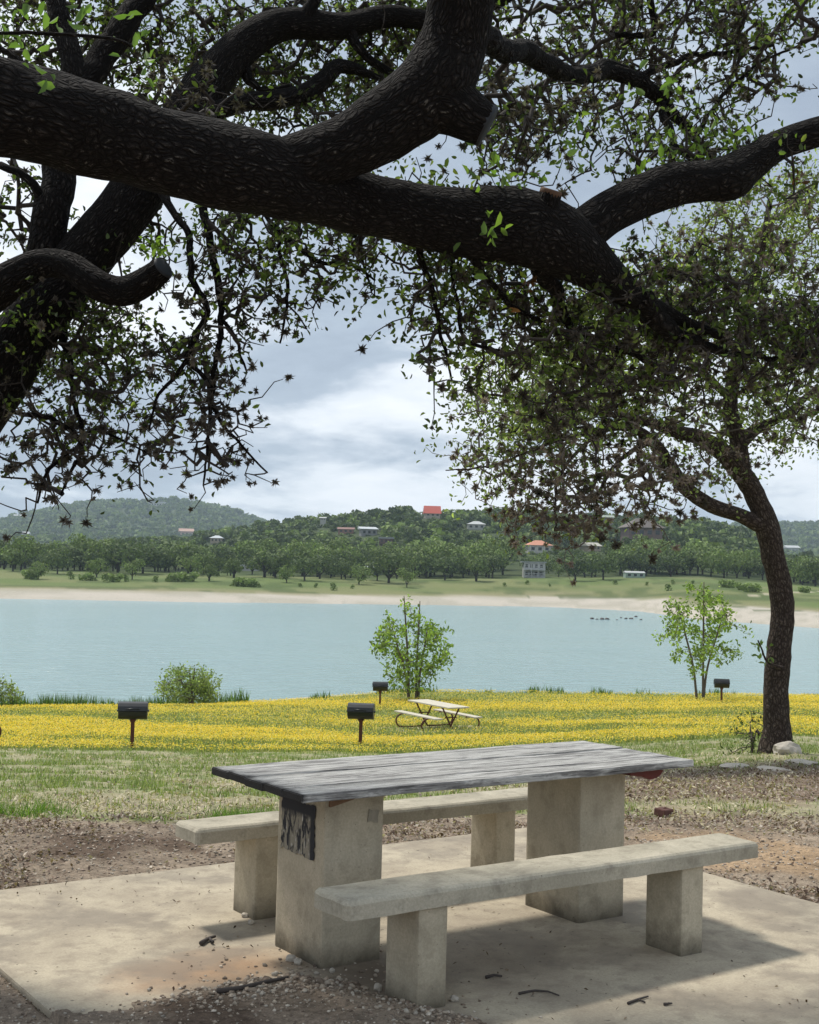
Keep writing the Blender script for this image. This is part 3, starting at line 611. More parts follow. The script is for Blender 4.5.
# trunk of the big oak, left of the frame
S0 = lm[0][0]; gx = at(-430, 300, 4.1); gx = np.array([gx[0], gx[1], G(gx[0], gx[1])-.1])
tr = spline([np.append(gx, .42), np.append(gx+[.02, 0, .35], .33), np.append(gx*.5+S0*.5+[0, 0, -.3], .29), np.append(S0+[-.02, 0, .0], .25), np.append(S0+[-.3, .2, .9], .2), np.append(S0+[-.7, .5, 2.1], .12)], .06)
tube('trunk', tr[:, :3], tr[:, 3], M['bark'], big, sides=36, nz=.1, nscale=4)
for pts in [[(478, 30, 4.45, 14), (500, 48, 4.8, 11), (527, 53, 5.2, 10), (570, 76, 5.6, 9), (600, 72, 5.9, 8), (635, 80, 6.1, 8), (661, 104, 6.2, 7), (694, 136, 6.2, 6), (716, 162, 6.1, 4)],
            [(576, 74, 5.7, 8), (610, 68, 6.0, 7), (640, 74, 6.2, 6), (693, 57, 6.4, 4), (774, 46, 6.6, 2)],
            [(613, 35, 6.2, 4), (653, 34, 6.3, 5), (650, 0, 6.3, 5), (640, -60, 6.3, 6), (560, -160, 5.5, 9), (468, -170, 4.4, 14)],
            [(640, -60, 6.3, 6), (650, -110, 8.0, 6), (640, -130, 9.6, 5), (560, -140, 10., 4), (460, -130, 9.6, 3)], [(640, -130, 9.6, 4), (720, -140, 10., 3), (790, -130, 10.2, 2)],  # unseen branches above the frame, carrying the added shade foliage
            [(694, 134, 6.2, 4), (720, 100, 6.3, 3), (760, 64, 6.4, 2), (840, 26, 6.5, 1.5)],
            [(661, 102, 6.2, 6), (672, 140, 6.0, 5), (700, 165, 5.8, 5), (712, 178, 5.5, 6)],
            [(412, 217, 4.7, 10), (420, 250, 4.9, 5), (432, 290, 5.0, 4), (440, 330, 5.1, 3), (452, 380, 5.2, 1.6)],
            [(540, 262, 5.0, 12), (556, 300, 5.3, 7), (575, 330, 5.6, 6), (620, 350, 5.8, 5), (655, 365, 6.0, 3)],
            [(470, 240, 4.8, 10), (478, 270, 4.9, 5), (505, 300, 5.1, 4), (540, 320, 5.3, 3)],
            [(640, 296, 5.3, 14), (670, 330, 5.5, 9), (720, 350, 5.8, 6), (770, 358, 6.0, 4), (830, 350, 6.2, 3)],
            [(452, 260, 5.0, 3), (462, 335, 5.1, 3), (490, 346, 5.15, 2.6), (506, 352, 5.2, 2)]]:
    h.append(limb(big, pts, name='branch', sides=12, nz=.1, step=.05))
E1 = [(560, 40, 130, 80, 5.9, 7.5, 110, .55, .6), (690, 50, 100, 70, 6.1, 7.4, 105, .45, .7), (790, 0, 60, 45, 5.6, 7, 36, .8, .2), (640, 150, 70, 42, 5.3, 6.6, 30, .8, .5), (720, 150, 40, 30, 5.4, 6.2, 12, 1.3, .3),
      (515, 135, 42, 60, 4.9, 6.2, 42, .4, .95), (430, 255, 36, 50, 4.8, 5.4, 28, 1.1, .5), (440, 335, 26, 45, 4.9, 5.4, 13, .9, .6), (490, 265, 50, 35, 4.9, 5.6, 18, .9, .6), (520, 345, 40, 20, 5.1, 5.6, 8, .5, .8),
      (560, 315, 70, 50, 5.1, 6.4, 60, .9, .75), (640, 345, 75, 45, 5.3, 6.6, 60, .4, .95), (740, 345, 90, 42, 5.6, 6.8, 74, .45, .95), (690, 290, 70, 30, 5.4, 6.4, 36, .8, .8), (600, 400, 60, 40, 5.4, 6.2, 26, .5, .9), (790, 330, 50, 45, 5.6, 6.6, 30, .9, .6), (780, 160, 20, 10, 5.2, 5.5, 3, .5, .3)]
E1 = [(*e[:6], int(e[6]*1.17), e[7], e[8]) for e in E1]+[(640, -130, 190, 70, 8.8, 11., 120, 1.3, .6), (430, -110, 100, 60, 8.6, 9.6, 30, 1.2, .5)]  # last clusters: unseen crown above the frame, added to dapple the slab
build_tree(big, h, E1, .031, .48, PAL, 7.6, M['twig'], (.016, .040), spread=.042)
# sprigs of fresh leaves on the limb
def sprig(px, py, dep, n, s, rpx, col, root):
    s *= .78; n = int(n*1.3)
    C = at(px, py, dep)+rng.normal(size=(n, 3))*rpx*dep/F; V_, F_, c_ = leaves_arr(C, s, .45, leafcols(n, col, .15), .2); mk('foliage', V_, F_, M['leaf'], root, col=c_)
FR = [(.14, .22, .045), (.18, .27, .06), (.11, .18, .05)]
for a in [(490, 170, 4.75, 12, .07, 14), (498, 195, 4.8, 10, .06, 10), (582, 145, 5.0, 9, .06, 12), (485, 238, 4.6, 10, .06, 16), (648, 95, 5.6, 12, .07, 16), (535, 180, 5, 10, .06, 16), (660, 168, 5.2, 8, .06, 16), (720, 140, 5.3, 16, .06, 16)]:
    sprig(*a, FR, big)
sprig(525, 283, 4.9, 9, .045, 9, [(.10, .045, .02), (.08, .035, .02)], big); sprig(798, 172, 5.3, 8, .045, 7, [(.10, .045, .02)], big)

# --- oak behind, leaning in from the left edge
rear = empty('oak_tree', (0, 0, 0)); tag(rear, 'dark oak leaning in from the left edge, with a sawn-off curved stub and hanging twigs', 'tree')
D = 6.6; h = []; DS = .86
S = limb(rear, [(-330, 985, 7.0, 74), (-318, 900, 7.0, 52), (-290, 760, 6.9, 46), (-200, 610, 6.8, 42), (-110, 500, 6.7, 38), (-40, 425, D, 35), (6, 368, D, 31), (35, 318, D, 30), (75, 268, D, 28), (120, 215, D, 27), (165, 150, 6.7, 25), (205, 90, 6.8, 22), (240, 48, 6.9, 19), (285, 24, 7.0, 16), (340, 26, 7.1, 13), (390, 16, 7.2, 11), (440, 20, 7.3, 9), (500, 0, 7.5, 7), (560, -40, 7.8, 5)], name='trunk', sides=36, step=.04, nz=.08); h.append(S)
S = limb(rear, [(-70, 330, 6.3, 22), (-20, 302, 6.25, 20), (10, 280, 6.2, 18), (40, 264, 6.2, 15), (70, 266, 6.15, 14), (95, 284, 6.1, 15), (122, 292, 6.1, 15), (145, 282, 6.05, 14), (163, 268, 6.0, 12)], sides=24, step=.03); h.append(S); cutface(rear, None, S, r=.95)
S = limb(rear, [(-110, 470, 6.6, 26), (-90, 390, 6.4, 24), (-70, 330, 6.3, 20), (-50, 310, 6.3, 18)], sides=20); h.append(S)
for pts in [[(20, 335, D, 20), (42, 262, D, 19), (55, 200, D, 18), (66, 140, 6.7, 16), (76, 92, 6.7, 14), (66, 40, 6.8, 11), (52, -10, 6.9, 9), (40, -80, 7, 7)],
            [(76, 96, 6.7, 13), (100, 62, 6.8, 14), (125, 22, 6.9, 13), (150, -10, 7.0, 11), (190, -60, 7.1, 8)],
            [(0, 165, 6.5, 6), (30, 180, 6.5, 6), (52, 215, 6.6, 7)], [(60, 110, 6.7, 6), (20, 60, 6.9, 5), (-30, 40, 7, 4)],
            [(178, 135, 6.75, 12), (200, 118, 6.7, 10), (238, 105, 6.7, 9), (290, 97, 6.8, 10), (317, 84, 6.9, 9), (345, 66, 7.0, 7), (380, 80, 7.1, 4)],
            [(240, 60, 6.9, 9), (260, 90, 6.9, 4), (290, 85, 7, 3)], [(345, 24, 7.1, 8), (360, 50, 7.1, 6), (385, 70, 7.2, 6), (410, 90, 7.3, 4)], [(300, 22, 7, 9), (330, -20, 7, 6), (380, -70, 7, 4)],
            [(150, 170, 6.6, 9), (172, 205, 6.4, 5), (188, 240, 6.3, 5), (196, 282, 6.2, 4.6), (206, 320, 6.2, 4.6), (186, 358, 6.2, 3.6), (205, 378, 6.2, 3.2), (216, 410, 6.2, 3), (236, 440, 6.2, 2.2), (266, 472, 6.2, 1.2)],
            [(196, 160, 6.5, 9), (206, 210, 6.4, 6), (214, 270, 6.3, 5.5), (221, 320, 6.25, 4), (214, 372, 6.2, 3.4), (210, 420, 6.2, 2.6), (203, 480, 6.2, 1.4)],
            [(206, 318, 6.2, 3), (196, 345, 6.2, 3.6), (178, 372, 6.2, 3), (158, 400, 6.2, 2), (150, 430, 6.2, 1.3)], [(240, 150, 6.7, 8), (262, 210, 6.4, 4), (290, 240, 6.3, 3.4), (320, 262, 6.3, 3), (350, 262, 6.3, 2.2), (374, 280, 6.3, 1.4)],
            [(280, 240, 6.3, 3), (285, 290, 6.3, 2.4), (280, 345, 6.3, 1.2)], [(-20, 405, D, 9), (12, 412, 6.5, 4), (50, 418, 6.4, 3.4), (78, 442, 6.4, 3), (48, 472, 6.4, 2.2), (38, 502, 6.4, 1.4)],
            [(60, 300, D, 9), (68, 350, 6.6, 5), (76, 400, 6.5, 4), (82, 450, 6.5, 3), (62, 492, 6.5, 1.6)], [(78, 440, 6.5, 3), (100, 430, 6.5, 2.2), (150, 455, 6.5, 1.2)],
            [(222, 320, 6.25, 3), (238, 345, 6.2, 2.4), (248, 372, 6.2, 1.3)], [(330, 200, 6.3, 4), (350, 225, 6.2, 3), (362, 255, 6.2, 2), (372, 292, 6.2, 1.2)]]:
    h.append(limb(rear, pts, name='branch', sides=12, nz=.1, step=.05))
E2 = [(60, 20, 90, 60, 7.1, 8.5, 75, .9, .3), (180, 50, 90, 70, 7.2, 8.5, 90, .8, .4), (310, 60, 100, 75, 7.3, 8.6, 120, .85, .5), (420, 20, 60, 40, 7.3, 8.2, 42, .8, .4), (200, 110, 28, 30, 5.9, 6.6, 10, .3, 1.),
      (20, 215, 40, 70, 6.3, 7.5, 16, .8, .35), (95, 345, 50, 70, 6.3, 7.5, 52, 1.0, .7), (60, 470, 38, 32, 6.2, 6.7, 16, .05, 1.0), (115, 430, 60, 40, 6.3, 6.9, 26, .3, .8), (215, 300, 34, 90, 6.0, 6.6, 26, .35, .8), (212, 435, 36, 52, 6.0, 6.5, 24, .05, .9),
      (170, 370, 40, 30, 6.0, 6.6, 12, .8, .6), (262, 225, 60, 30, 6.0, 6.7, 24, .9, .5), (285, 272, 42, 45, 6.0, 6.6, 16, .6, .6), (340, 250, 36, 26, 6.0, 6.5, 16, .9, .6), (150, 240, 40, 40, 6.4, 7, 8, 1.1, .3), (30, 410, 30, 30, 6.3, 6.8, 8, .6, .6), (350, 130, 40, 24, 6.8, 8, 20, 1., .4)]
E2 = [(a, b, c, d, min(e, 7.6)*DS, min(f, 7.9)*DS, int(n*1.35), lf, ms) for a, b, c, d, e, f, n, lf, ms in E2]
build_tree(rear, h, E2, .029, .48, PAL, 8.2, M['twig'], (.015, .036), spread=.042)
for a in [(30, 14, 3.3, 16, .055, 34), (66, 28, 3.4, 8, .055, 20), (138, 36, 3.5, 9, .05, 14), (146, 78, 3.6, 5, .045, 8), (10, 46, 3.3, 8, .05, 14)]: sprig(*a, [(.10, .17, .045), (.13, .21, .06)], big)
S = limb(big, [(-40, 34, 3.3, 1.6), (40, 34, 3.35, 1.6), (110, 40, 3.45, 1.4), (132, 48, 3.5, 1.0)], name='branch', sides=6, step=.04)
S = limb(big, [(-250, 50, 3.8, 8), (-120, 40, 3.4, 3), (-40, 34, 3.3, 1.6)], name='branch', sides=6, step=.06)
for a in [(8, 322, 5.5, 16, .05, 10), (158, 252, 5.2, 20, .045, 9)]: sprig(*a, FR, rear)
DS = 1.

# --- the oak on the right, standing in the grass
P = gp(777, 17.0); ro = empty('oak_tree', P); DR = 17.0; tag(ro, 'brown-trunked oak standing in the grass at the right, with a drooping mossy crown', 'tree')
z0y = cam_space(np.array(P))[1]; h = []
h.append(limb(ro, [(778, z0y+8, DR, 26), (777, z0y-4, DR, 18), (777, z0y-26, DR, 14), (776, 690, DR, 12.5), (779, 650, DR, 12), (783, 615, DR, 11.5), (780, 585, DR, 11.5), (773, 555, DR, 11.5), (768, 530, DR, 12), (757, 500, DR, 10.5), (742, 474, 16.9, 10.5), (722, 452, 16.7, 9), (700, 438, 16.5, 7.5), (678, 432, 16.3, 7), (655, 424, 16, 5), (620, 415, 15.7, 4)], 'bark2', 'trunk', 28, .10, .07))
for pts in [[(766, 528, DR, 9), (742, 516, 16.9, 7.5), (712, 506, 16.7, 7.5), (686, 488, 16.5, 7.2), (668, 462, 16.3, 6), (652, 440, 16, 5), (630, 428, 15.7, 4), (600, 430, 15.5, 3), (560, 440, 15.2, 2.4)],
            [(742, 476, 16.9, 9.5), (738, 440, 16.9, 8.5), (730, 410, 16.9, 8), (735, 370, 16.9, 7), (745, 320, 17, 6), (760, 260, 17, 4), (770, 200, 17, 2.5)],
            [(738, 446, 16.9, 8), (755, 430, 17.1, 6), (785, 415, 17.3, 4), (815, 390, 17.6, 3), (850, 370, 18, 2)], [(732, 400, 16.9, 6), (700, 370, 16.7, 5), (660, 340, 16.4, 4), (610, 330, 16, 3), (560, 340, 15.7, 2), (510, 380, 15.4, 1.6)],
            [(620, 415, 15.7, 4), (580, 410, 15.5, 3.5), (540, 400, 15.3, 3), (500, 396, 15.1, 2), (462, 390, 15, 1.2)], [(600, 430, 15.5, 3), (570, 460, 15.3, 2.6), (556, 490, 15.2, 2), (555, 530, 15.2, 1.2)],
            [(652, 440, 16, 4), (620, 460, 15.7, 3), (600, 490, 15.5, 2.4), (596, 520, 15.5, 1.4)], [(560, 440, 15.2, 2.4), (520, 455, 15, 1.8), (480, 468, 14.9, 1.3), (445, 470, 14.9, .8)], [(640, 435, 15.9, 3), (640, 470, 15.8, 2.4), (662, 500, 15.8, 1.6)],
            [(782, 668, 16.8, 3), (768, 662, 16.7, 1.6), (758, 640, 16.6, 1.)]]:
    h.append(limb(ro, pts, 'bark2', 'limb' if pts[0][3] > 7 else 'branch', 12, .1, .08))
E3 = [(545, 395, 78, 46, 14.5, 17, 105, 1.35, .2), (500, 440, 50, 40, 14.5, 16, 40, .7, .6), (590, 475, 92, 42, 14.6, 17, 105, .15, 1.), (560, 520, 60, 18, 14.8, 15.8, 34, .05, 1.), (660, 500, 28, 20, 15.2, 16.2, 14, .1, 1.), (630, 400, 45, 35, 15, 17.5, 32, .8, .6),
      (715, 395, 80, 60, 15.5, 18.5, 48, .6, .7), (720, 290, 110, 60, 15.5, 19, 130, .9, .5), (770, 220, 70, 50, 16, 19, 80, 1.1, .3), (790, 390, 45, 55, 16, 18.5, 50, 1.2, .4), (620, 330, 80, 50, 15, 18, 70, .8, .5), (690, 465, 40, 22, 15.8, 16.8, 12, .6, .8), (735, 445, 50, 30, 16, 17.5, 24, 1.1, .5)]
h = [(a, b) for a, b in h]
E3 = [(*e[:6], int(e[6]*.9), e[7]*.85, e[8]) for e in E3]
build_tree(ro, h, E3, .06, .5, [(.14, .18, .065), (.18, .22, .085), (.10, .13, .05), (.22, .26, .11)], 10.0, M['twig2'], (.035, .085), sub=4, subr=.28, step=.16, mosscol=(.21, .165, .15), spread=.13, k=.0022)
_n0 = set(ro.children); sprig(760, 645, 16.6, 9, .10, 5, [(.11, .16, .05)], ro); sprig(764, 660, 16.7, 9, .10, 4, [(.11, .16, .05)], ro)
for c in set(ro.children)-_n0: c.location = -P
# build_tree writes world positions; hang its meshes back from the root
for c in ro.children:
    if c.name.split('.')[0] in ('twigs', 'leaves') or c.get('kind') == 'stuff': c.location = -P

# --- saplings and bushes by the shore
def sapling(name, px, dep, hpx, wpx, stems, lab, cat, pal, n, ls, low=.18, group=None, dens=1., parentmat='twig2'):
    P = gp(px, dep); r = empty(name, P); tag(r, lab, cat, group); py = cam_space(np.array(P))[1]; h = []
    for (dx0, dx1, f) in stems:
        S = hero_from([[(px+dx0, py+2, dep, 1.4), (px+dx0+(dx1-dx0)*.2, py-hpx*f*.35, dep, 1.1), (px+dx0+(dx1-dx0)*.62, py-hpx*f*.7, dep, .9), (px+dx1, py-hpx*f, dep, .4)]], .12)[0]; h.append(S)
        tube('trunk' if name != 'bush' else 'stem', S[0]-np.array(P), S[1], M[parentmat], r, 6)
    att = []
    while len(att) < n:
        a, b = rng.uniform(-1, 1, 2); t_ = (b+1)/2
        if abs(a) > (1-abs(2*t_-.8)**1.6*.85): continue
        att.append(at(px+a*wpx/2+stems[0][1]*.3*t_, py-hpx*(low+(1-low)*t_), dep)+FH3*rng.uniform(-.5, .5)*wpx*dep/F)
    A, B, ra, rb, tips, own, nodes, cnt = grow(h, np.array(att), step=.2, sub=4, subr=.24, k=.0026, jit=.04)
    segs_mesh('twigs', A-np.array(P), B-np.array(P), ra, rb, M[parentmat], r, 4)
    idx = np.repeat(np.arange(len(tips)), rng.poisson(9*dens, len(tips))); Q = tips[idx]+rng.normal(size=(len(idx), 3))*.10-np.array(P)
    V_, F_, c_ = leaves_arr(Q, ls, .5, leafcols(len(Q), pal), -.2); mk('leaves', V_, F_, M['leaf'], r, col=c_); return r
FH3 = np.array([FH[0], FH[1], 0])
GP = [(.17, .25, .06), (.22, .31, .08), (.13, .19, .05), (.28, .37, .11)]
sapling('sapling', 412, 55, 104, 74, [(-3, -8, 1.), (4, 8, .95), (-3, -20, .7), (6, 16, .7)], 'upright leafy green sapling at the shore, near the middle of the view', 'sapling', GP, 105, .17, low=.12, group='young trees at the lake edge', dens=.6)
sapling('sapling', 700, 56, 118, 82, [(3, 4, 1.), (-3, -22, .8), (3, 24, .75)], 'spreading pale-stemmed sapling at the shore on the right, beside a distant grill', 'sapling', GP, 85, .17, low=.3, group='young trees at the lake edge', dens=.6)
sapling('bush', 191, 54, 42, 54, [(0, -14, .8), (0, 4, .95), (0, 18, .75), (2, -2, .9)], 'round airy green bush on the shore behind the left-hand grill', 'bush', [(.22, .28, .12), (.27, .33, .15), (.17, .22, .09)], 62, .11, low=.12, dens=1.6)
sapling('bush', -8, 50, 34, 46, [(0, -10, .8), (0, 8, .9)], 'green bush on the shore cut off by the left edge', 'bush', [(.20, .25, .09), (.24, .29, .12)], 34, .13, low=.1, dens=.9)
sapling('weed', 752, 17.2, 30, 14, [(0, -2, 1.), (0, 4, .7)], 'thin leafy weed growing beside the foot of the brown-trunked oak', 'weed', [(.08, .11, .035)], 9, .045, low=.2, dens=.8)

# --- shore weeds, grass, flowers, litter, gravel
def blades(name, x, y, hgt, wid, pal, mat, mult=1, lean=.35, dz=0., br=.2):
    n = len(x); z = gz(x, y)+dz; a = rng.uniform(0, 2*PI, n); hh = hgt*(.5+rng.random(n)); l = rng.normal(size=(n, 2))*lean*hh[:, None]
    B0 = np.stack([x+np.cos(a)*wid/2, y+np.sin(a)*wid/2, z-.01], 1); B1 = np.stack([x-np.cos(a)*wid/2, y-np.sin(a)*wid/2, z-.01], 1); T_ = np.stack([x+l[:, 0], y+l[:, 1], z+hh], 1)
    c = leafcols(n, pal, br); return mk(name, np.stack([B0, B1, T_], 1).reshape(-1, 3), np.arange(3*n).reshape(n, 3), M[mat], None, col=np.repeat(c, 3, 0))
def scatter(n, d0, d1, s0=-.42, s1=.42, pw_=1.):
    d = d0*(d1/d0)**(rng.random(n)**pw_); s = rng.uniform(s0, s1, n); return CAM[0]+FH[0]*d+RH[0]*s*d, CAM[1]+FH[1]*d+RH[1]*s*d, d, s
x, y, d, s = scatter(150000, 8.3, 30); n_ = fbm(x, y, 3.2, 4, 12); n3 = fbm(x, y, .9, 4, 11)
rg = sm(.10, .19, s); dens = sm(.66, .36, n_)*(1-.92*rg*(1-sm(9.3, 10, d)))*(1-.9*rg*sm(10.2, 11, d)*(1-sm(14.2, 15.8, d)))*sm(-.1, .3, d-8.45-.8*sm(-.06, .03, s)-(n3-.5)*1.2)*(1-.6*sm(.5, .68, fbm(x, y, .45, 4, 31))*(1-sm(13, 19, d)))
kx = rng.random(len(x)) < dens*.75; o = blades('grass', x[kx], y[kx], .028+.0012*d[kx], .006+.0005*d[kx], [(.17, .23, .07), (.21, .26, .09), (.27, .29, .14), (.32, .31, .19), (.14, .19, .06)], 'grass'); o['kind'] = 'stuff'
# taller bright strip where the lawn meets the bare soil
x, y, d, s = scatter(26000, 8.1, 9.6, -.42, -.08); dd_ = d-8.45-(fbm(x, y, .9, 4, 11)-.5)*1.2; kx = (rng.random(len(x)) < sm(.75, .1, np.abs(dd_-.25))*sm(.35, .6, fbm(x, y, 1.6, 3, 61)))
o = blades('grass', x[kx], y[kx], .085, .007, [(.09, .17, .03), (.13, .22, .045), (.17, .26, .06)], 'grass', lean=.5); o['kind'] = 'stuff'
x, y, d, s = scatter(120000, 26, 64); kx = (d < near_shore(s)-.3); x, y, d = x[kx], y[kx], d[kx]
o = blades('grass', x, y, .09, .035, [(.17, .21, .07), (.22, .25, .09), (.29, .29, .13)], 'grass', lean=.5); o['kind'] = 'stuff'
x, y, d, s = scatter(420000, 24.5, 64); n_ = fbm(x*.4+y*.2, d*.35, .5, 4, 13)*.7+fbm(x, y, .9, 4, 11)*.3
yel = (sm(.34, .62, n_)*.68+.07)*sm(24.5, 29, d+(fbm(x, y, .9, 4, 11)-.5)*4)+.012; pad = at(440, 700, 38.6); pr = np.hypot(x-pad[0], y-pad[1]); yel *= sm(1.6, 3.0, pr)
kx = (rng.random(len(x)) < yel) & (d < near_shore(s)-.2); x, y, d = x[kx], y[kx], d[kx]; n = len(x); r_ = (.010+.00024*d)[:, None]; zc = gz(x, y)+rng.uniform(.06, .15, n)
C = np.stack([x, y, zc], 1); u = rand_dirs(n); u[:, 2] *= .4; v_ = np.cross(u, rand_dirs(n)); v_ /= np.linalg.norm(v_, axis=1)[:, None]
V_ = np.stack([C+u*r_, C+v_*r_, C-u*r_, C-v_*r_], 1).reshape(-1, 3); o = mk('yellow_flowers', V_, np.arange(4*n).reshape(n, 4), M['flower'], None, col=np.repeat(leafcols(n, [(.74, .58, .09), (.78, .53, .06), (.72, .60, .18)], .1), 4, 0)); o['kind'] = 'stuff'
# green weeds fringing the water
x, y, d, s = scatter(110000, 47, 66, -.42, .42); ns = near_shore(s); e = d-ns+.6
kx = (np.abs(e) < .8) & (rng.random(len(x)) < np.where(s < -.12, .95, sm(.5, .7, fbm(s*60, s*0+3, 1., 3, 71))*.6)); x, y, s_ = x[kx], y[kx], s[kx]
o = blades('shore_weeds', x, y, np.where(s_ < -.12, .44, .26)*(.4+1.1*fbm(s_*70, s_*0+1, 1., 3, 72)), .05, [(.08, .14, .04), (.12, .20, .05), (.06, .10, .03)], 'grass', lean=.2); o['kind'] = 'stuff'
# fallen leaves
def litter(name, x, y, size, pal, mat='moss', dz=.004, tilt=.5, asp=.5):
    n = len(x); z = gz(x, y)+dz+rng.random(n)*.012; a = rng.uniform(0, 2*PI, n); u = np.stack([np.cos(a), np.sin(a), rng.normal(size=n)*tilt], 1); v_ = np.stack([-np.sin(a), np.cos(a), rng.normal(size=n)*tilt], 1)
    s_ = (size*(.6+.8*rng.random(n)))[:, None]; C = np.stack([x, y, z], 1)+[0, 0, .004]
    V_ = np.stack([C+u*s_*.5, C+v_*s_*asp*.5+[0, 0, .003], C-u*s_*.5, C-v_*s_*asp*.5], 1).reshape(-1, 3)
    return mk(name, V_, np.arange(4*n).reshape(n, 4), M[mat], None, col=np.repeat(leafcols(n, pal, .25), 4, 0))
x, y, d, s = scatter(100000, 5.6, 17); out = ~((x > -2.0) & (x < 1.92) & (y > -2.6) & (y < 1.74)); n2_ = fbm(x, y, 1.1, 4, 51); rg = sm(.10, .19, s)
dens = np.where(d < 8.9+(n2_-.5)*1.2, sm(.35, .6, n2_)*.9+.1, .05+.8*rg*(1-sm(9.3, 10, d))+.85*rg*sm(10.2, 11, d)*(1-sm(14.2, 15.8, d)))
dens = dens*(1-.85*(np.hypot((x-2.7)/.9, (y-.6)/1.1) < .9)); kx = out & (rng.random(len(x)) < dens)
o = litter('fallen_leaves', x[kx], y[kx], .021+.0007*d[kx], [(.15, .10, .07), (.24, .18, .14), (.10, .065, .05), (.31, .26, .215), (.19, .135, .105), (.38, .33, .28)]); o['kind'] = 'stuff'
# straw flecks in the lawn
x, y, d, s = scatter(22000, 8.6, 24, -.42, .3); kx = rng.random(len(x)) < sm(.42, .62, fbm(x, y, .45, 4, 31)); o = litter('dry_grass', x[kx], y[kx], .03+.0016*d[kx], [(.40, .35, .23), (.34, .29, .18), (.46, .41, .30)], asp=.3); o['kind'] = 'stuff'
# gravel
def gravel(x, y, size, pal, name='gravel'):
    n = len(x); ph = (1+5**.5)/2; ico = np.array([(-1, ph, 0), (1, ph, 0), (-1, -ph, 0), (1, -ph, 0), (0, -1, ph), (0, 1, ph), (0, -1, -ph), (0, 1, -ph), (ph, 0, -1), (ph, 0, 1), (-ph, 0, -1), (-ph, 0, 1)])/1.9
    fc = np.array([(0, 11, 5), (0, 5, 1), (0, 1, 7), (0, 7, 10), (0, 10, 11), (1, 5, 9), (5, 11, 4), (11, 10, 2), (10, 7, 6), (7, 1, 8), (3, 9, 4), (3, 4, 2), (3, 2, 6), (3, 6, 8), (3, 8, 9), (4, 9, 5), (2, 4, 11), (6, 2, 10), (8, 6, 7), (9, 8, 1)])
    s_ = size*(.4+1.1*rng.random(n)**2); Q = ico[None]*(1+.28*rng.normal(size=(n, 12, 1)))*s_[:, None, None]*np.stack([1+.3*rng.random(n), 1+.0*s_, .55+.3*rng.random(n)], 1)[:, None]
    a = rng.uniform(0, 2*PI, n); ca, sa = np.cos(a)[:, None], np.sin(a)[:, None]; Q = np.stack([Q[..., 0]*ca-Q[..., 1]*sa, Q[..., 0]*sa+Q[..., 1]*ca, Q[..., 2]], -1)
    ins = (x > -1.98) & (x < 1.9) & (y > -2.6) & (y < 1.72); zb = np.where(ins & (cover(x, y) <= 0), 0, gz(x, y))
    Q += np.stack([x, y, zb+s_*.3], 1)[:, None]; o = mk(name, Q.reshape(-1, 3), (np.arange(n)[:, None, None]*12+fc[None]).reshape(-1, 3), M['pebble'], None, col=np.repeat(leafcols(n, pal, .2), 12, 0)); o['kind'] = 'stuff'; return o
t = NT('pebble'); c = attr_col(t); v = t.coord(); t.set('Base Color', t.mix(1., c, t.ramp(t.noise(v, 60, 4), (.3, .75), (.7, 1.2)), 'MULTIPLY')); t.set('Roughness', .9); M['pebble'] = t.m
n = 42000; x = rng.uniform(-2.6, .4, n); y = rng.uniform(-1.6, .5, n); c_ = cover(x, y); ins = (x > -1.98); hot = np.exp(-(np.hypot((x+1.12)/.42, (y+.28)/.22))**2)+.8*np.exp(-(np.hypot((x+.78)/.22, (y+.86)/.22))**2)+.4*np.exp(-(np.hypot((x+.9)/.3, (y+.35)/.3))**2)
kx = np.where(ins, np.where(c_ > -.02, .16+.75*hot, np.exp(c_*22)*.10+hot*.12), .22) > rng.random(n); x, y = x[kx], y[kx]; hh = hot[kx]
gravel(x, y, .0052+.0058*hh*rng.random(len(x)), [(.38, .32, .25), (.30, .24, .18), (.44, .39, .32), (.22, .17, .125), (.18, .135, .10)])
x, y, d, s = scatter(16000, 5.4, 10); out = ~((x > -2.0) & (x < 1.92) & (y > -2.6) & (y < 1.74)); gravel(x[out], y[out], .007, [(.34, .28, .22), (.24, .18, .14), (.42, .37, .3)])
n = 900; x = rng.uniform(-1.95, 1.88, n); y = rng.uniform(-2.2, 1.7, n); kx = (cover(x, y) < -.01) & (rng.random(n) < sm(.42, .7, fbm(x, y, 1.3, 3, 91))); o = litter('leaf_debris', x[kx], y[kx]*1., .016, [(.08, .05, .035), (.2, .15, .11), (.12, .09, .07)]); o['kind'] = 'stuff'
for v__ in (o,):
    co_ = np.zeros(len(o.data.vertices)*3, np.float32); o.data.vertices.foreach_get('co', co_); co_ = co_.reshape(-1, 3); q4 = co_.reshape(-1, 4, 3); q4[..., 2] += .003-q4[..., 2].min(1)[:, None]; o.data.vertices.foreach_set('co', q4.reshape(-1))
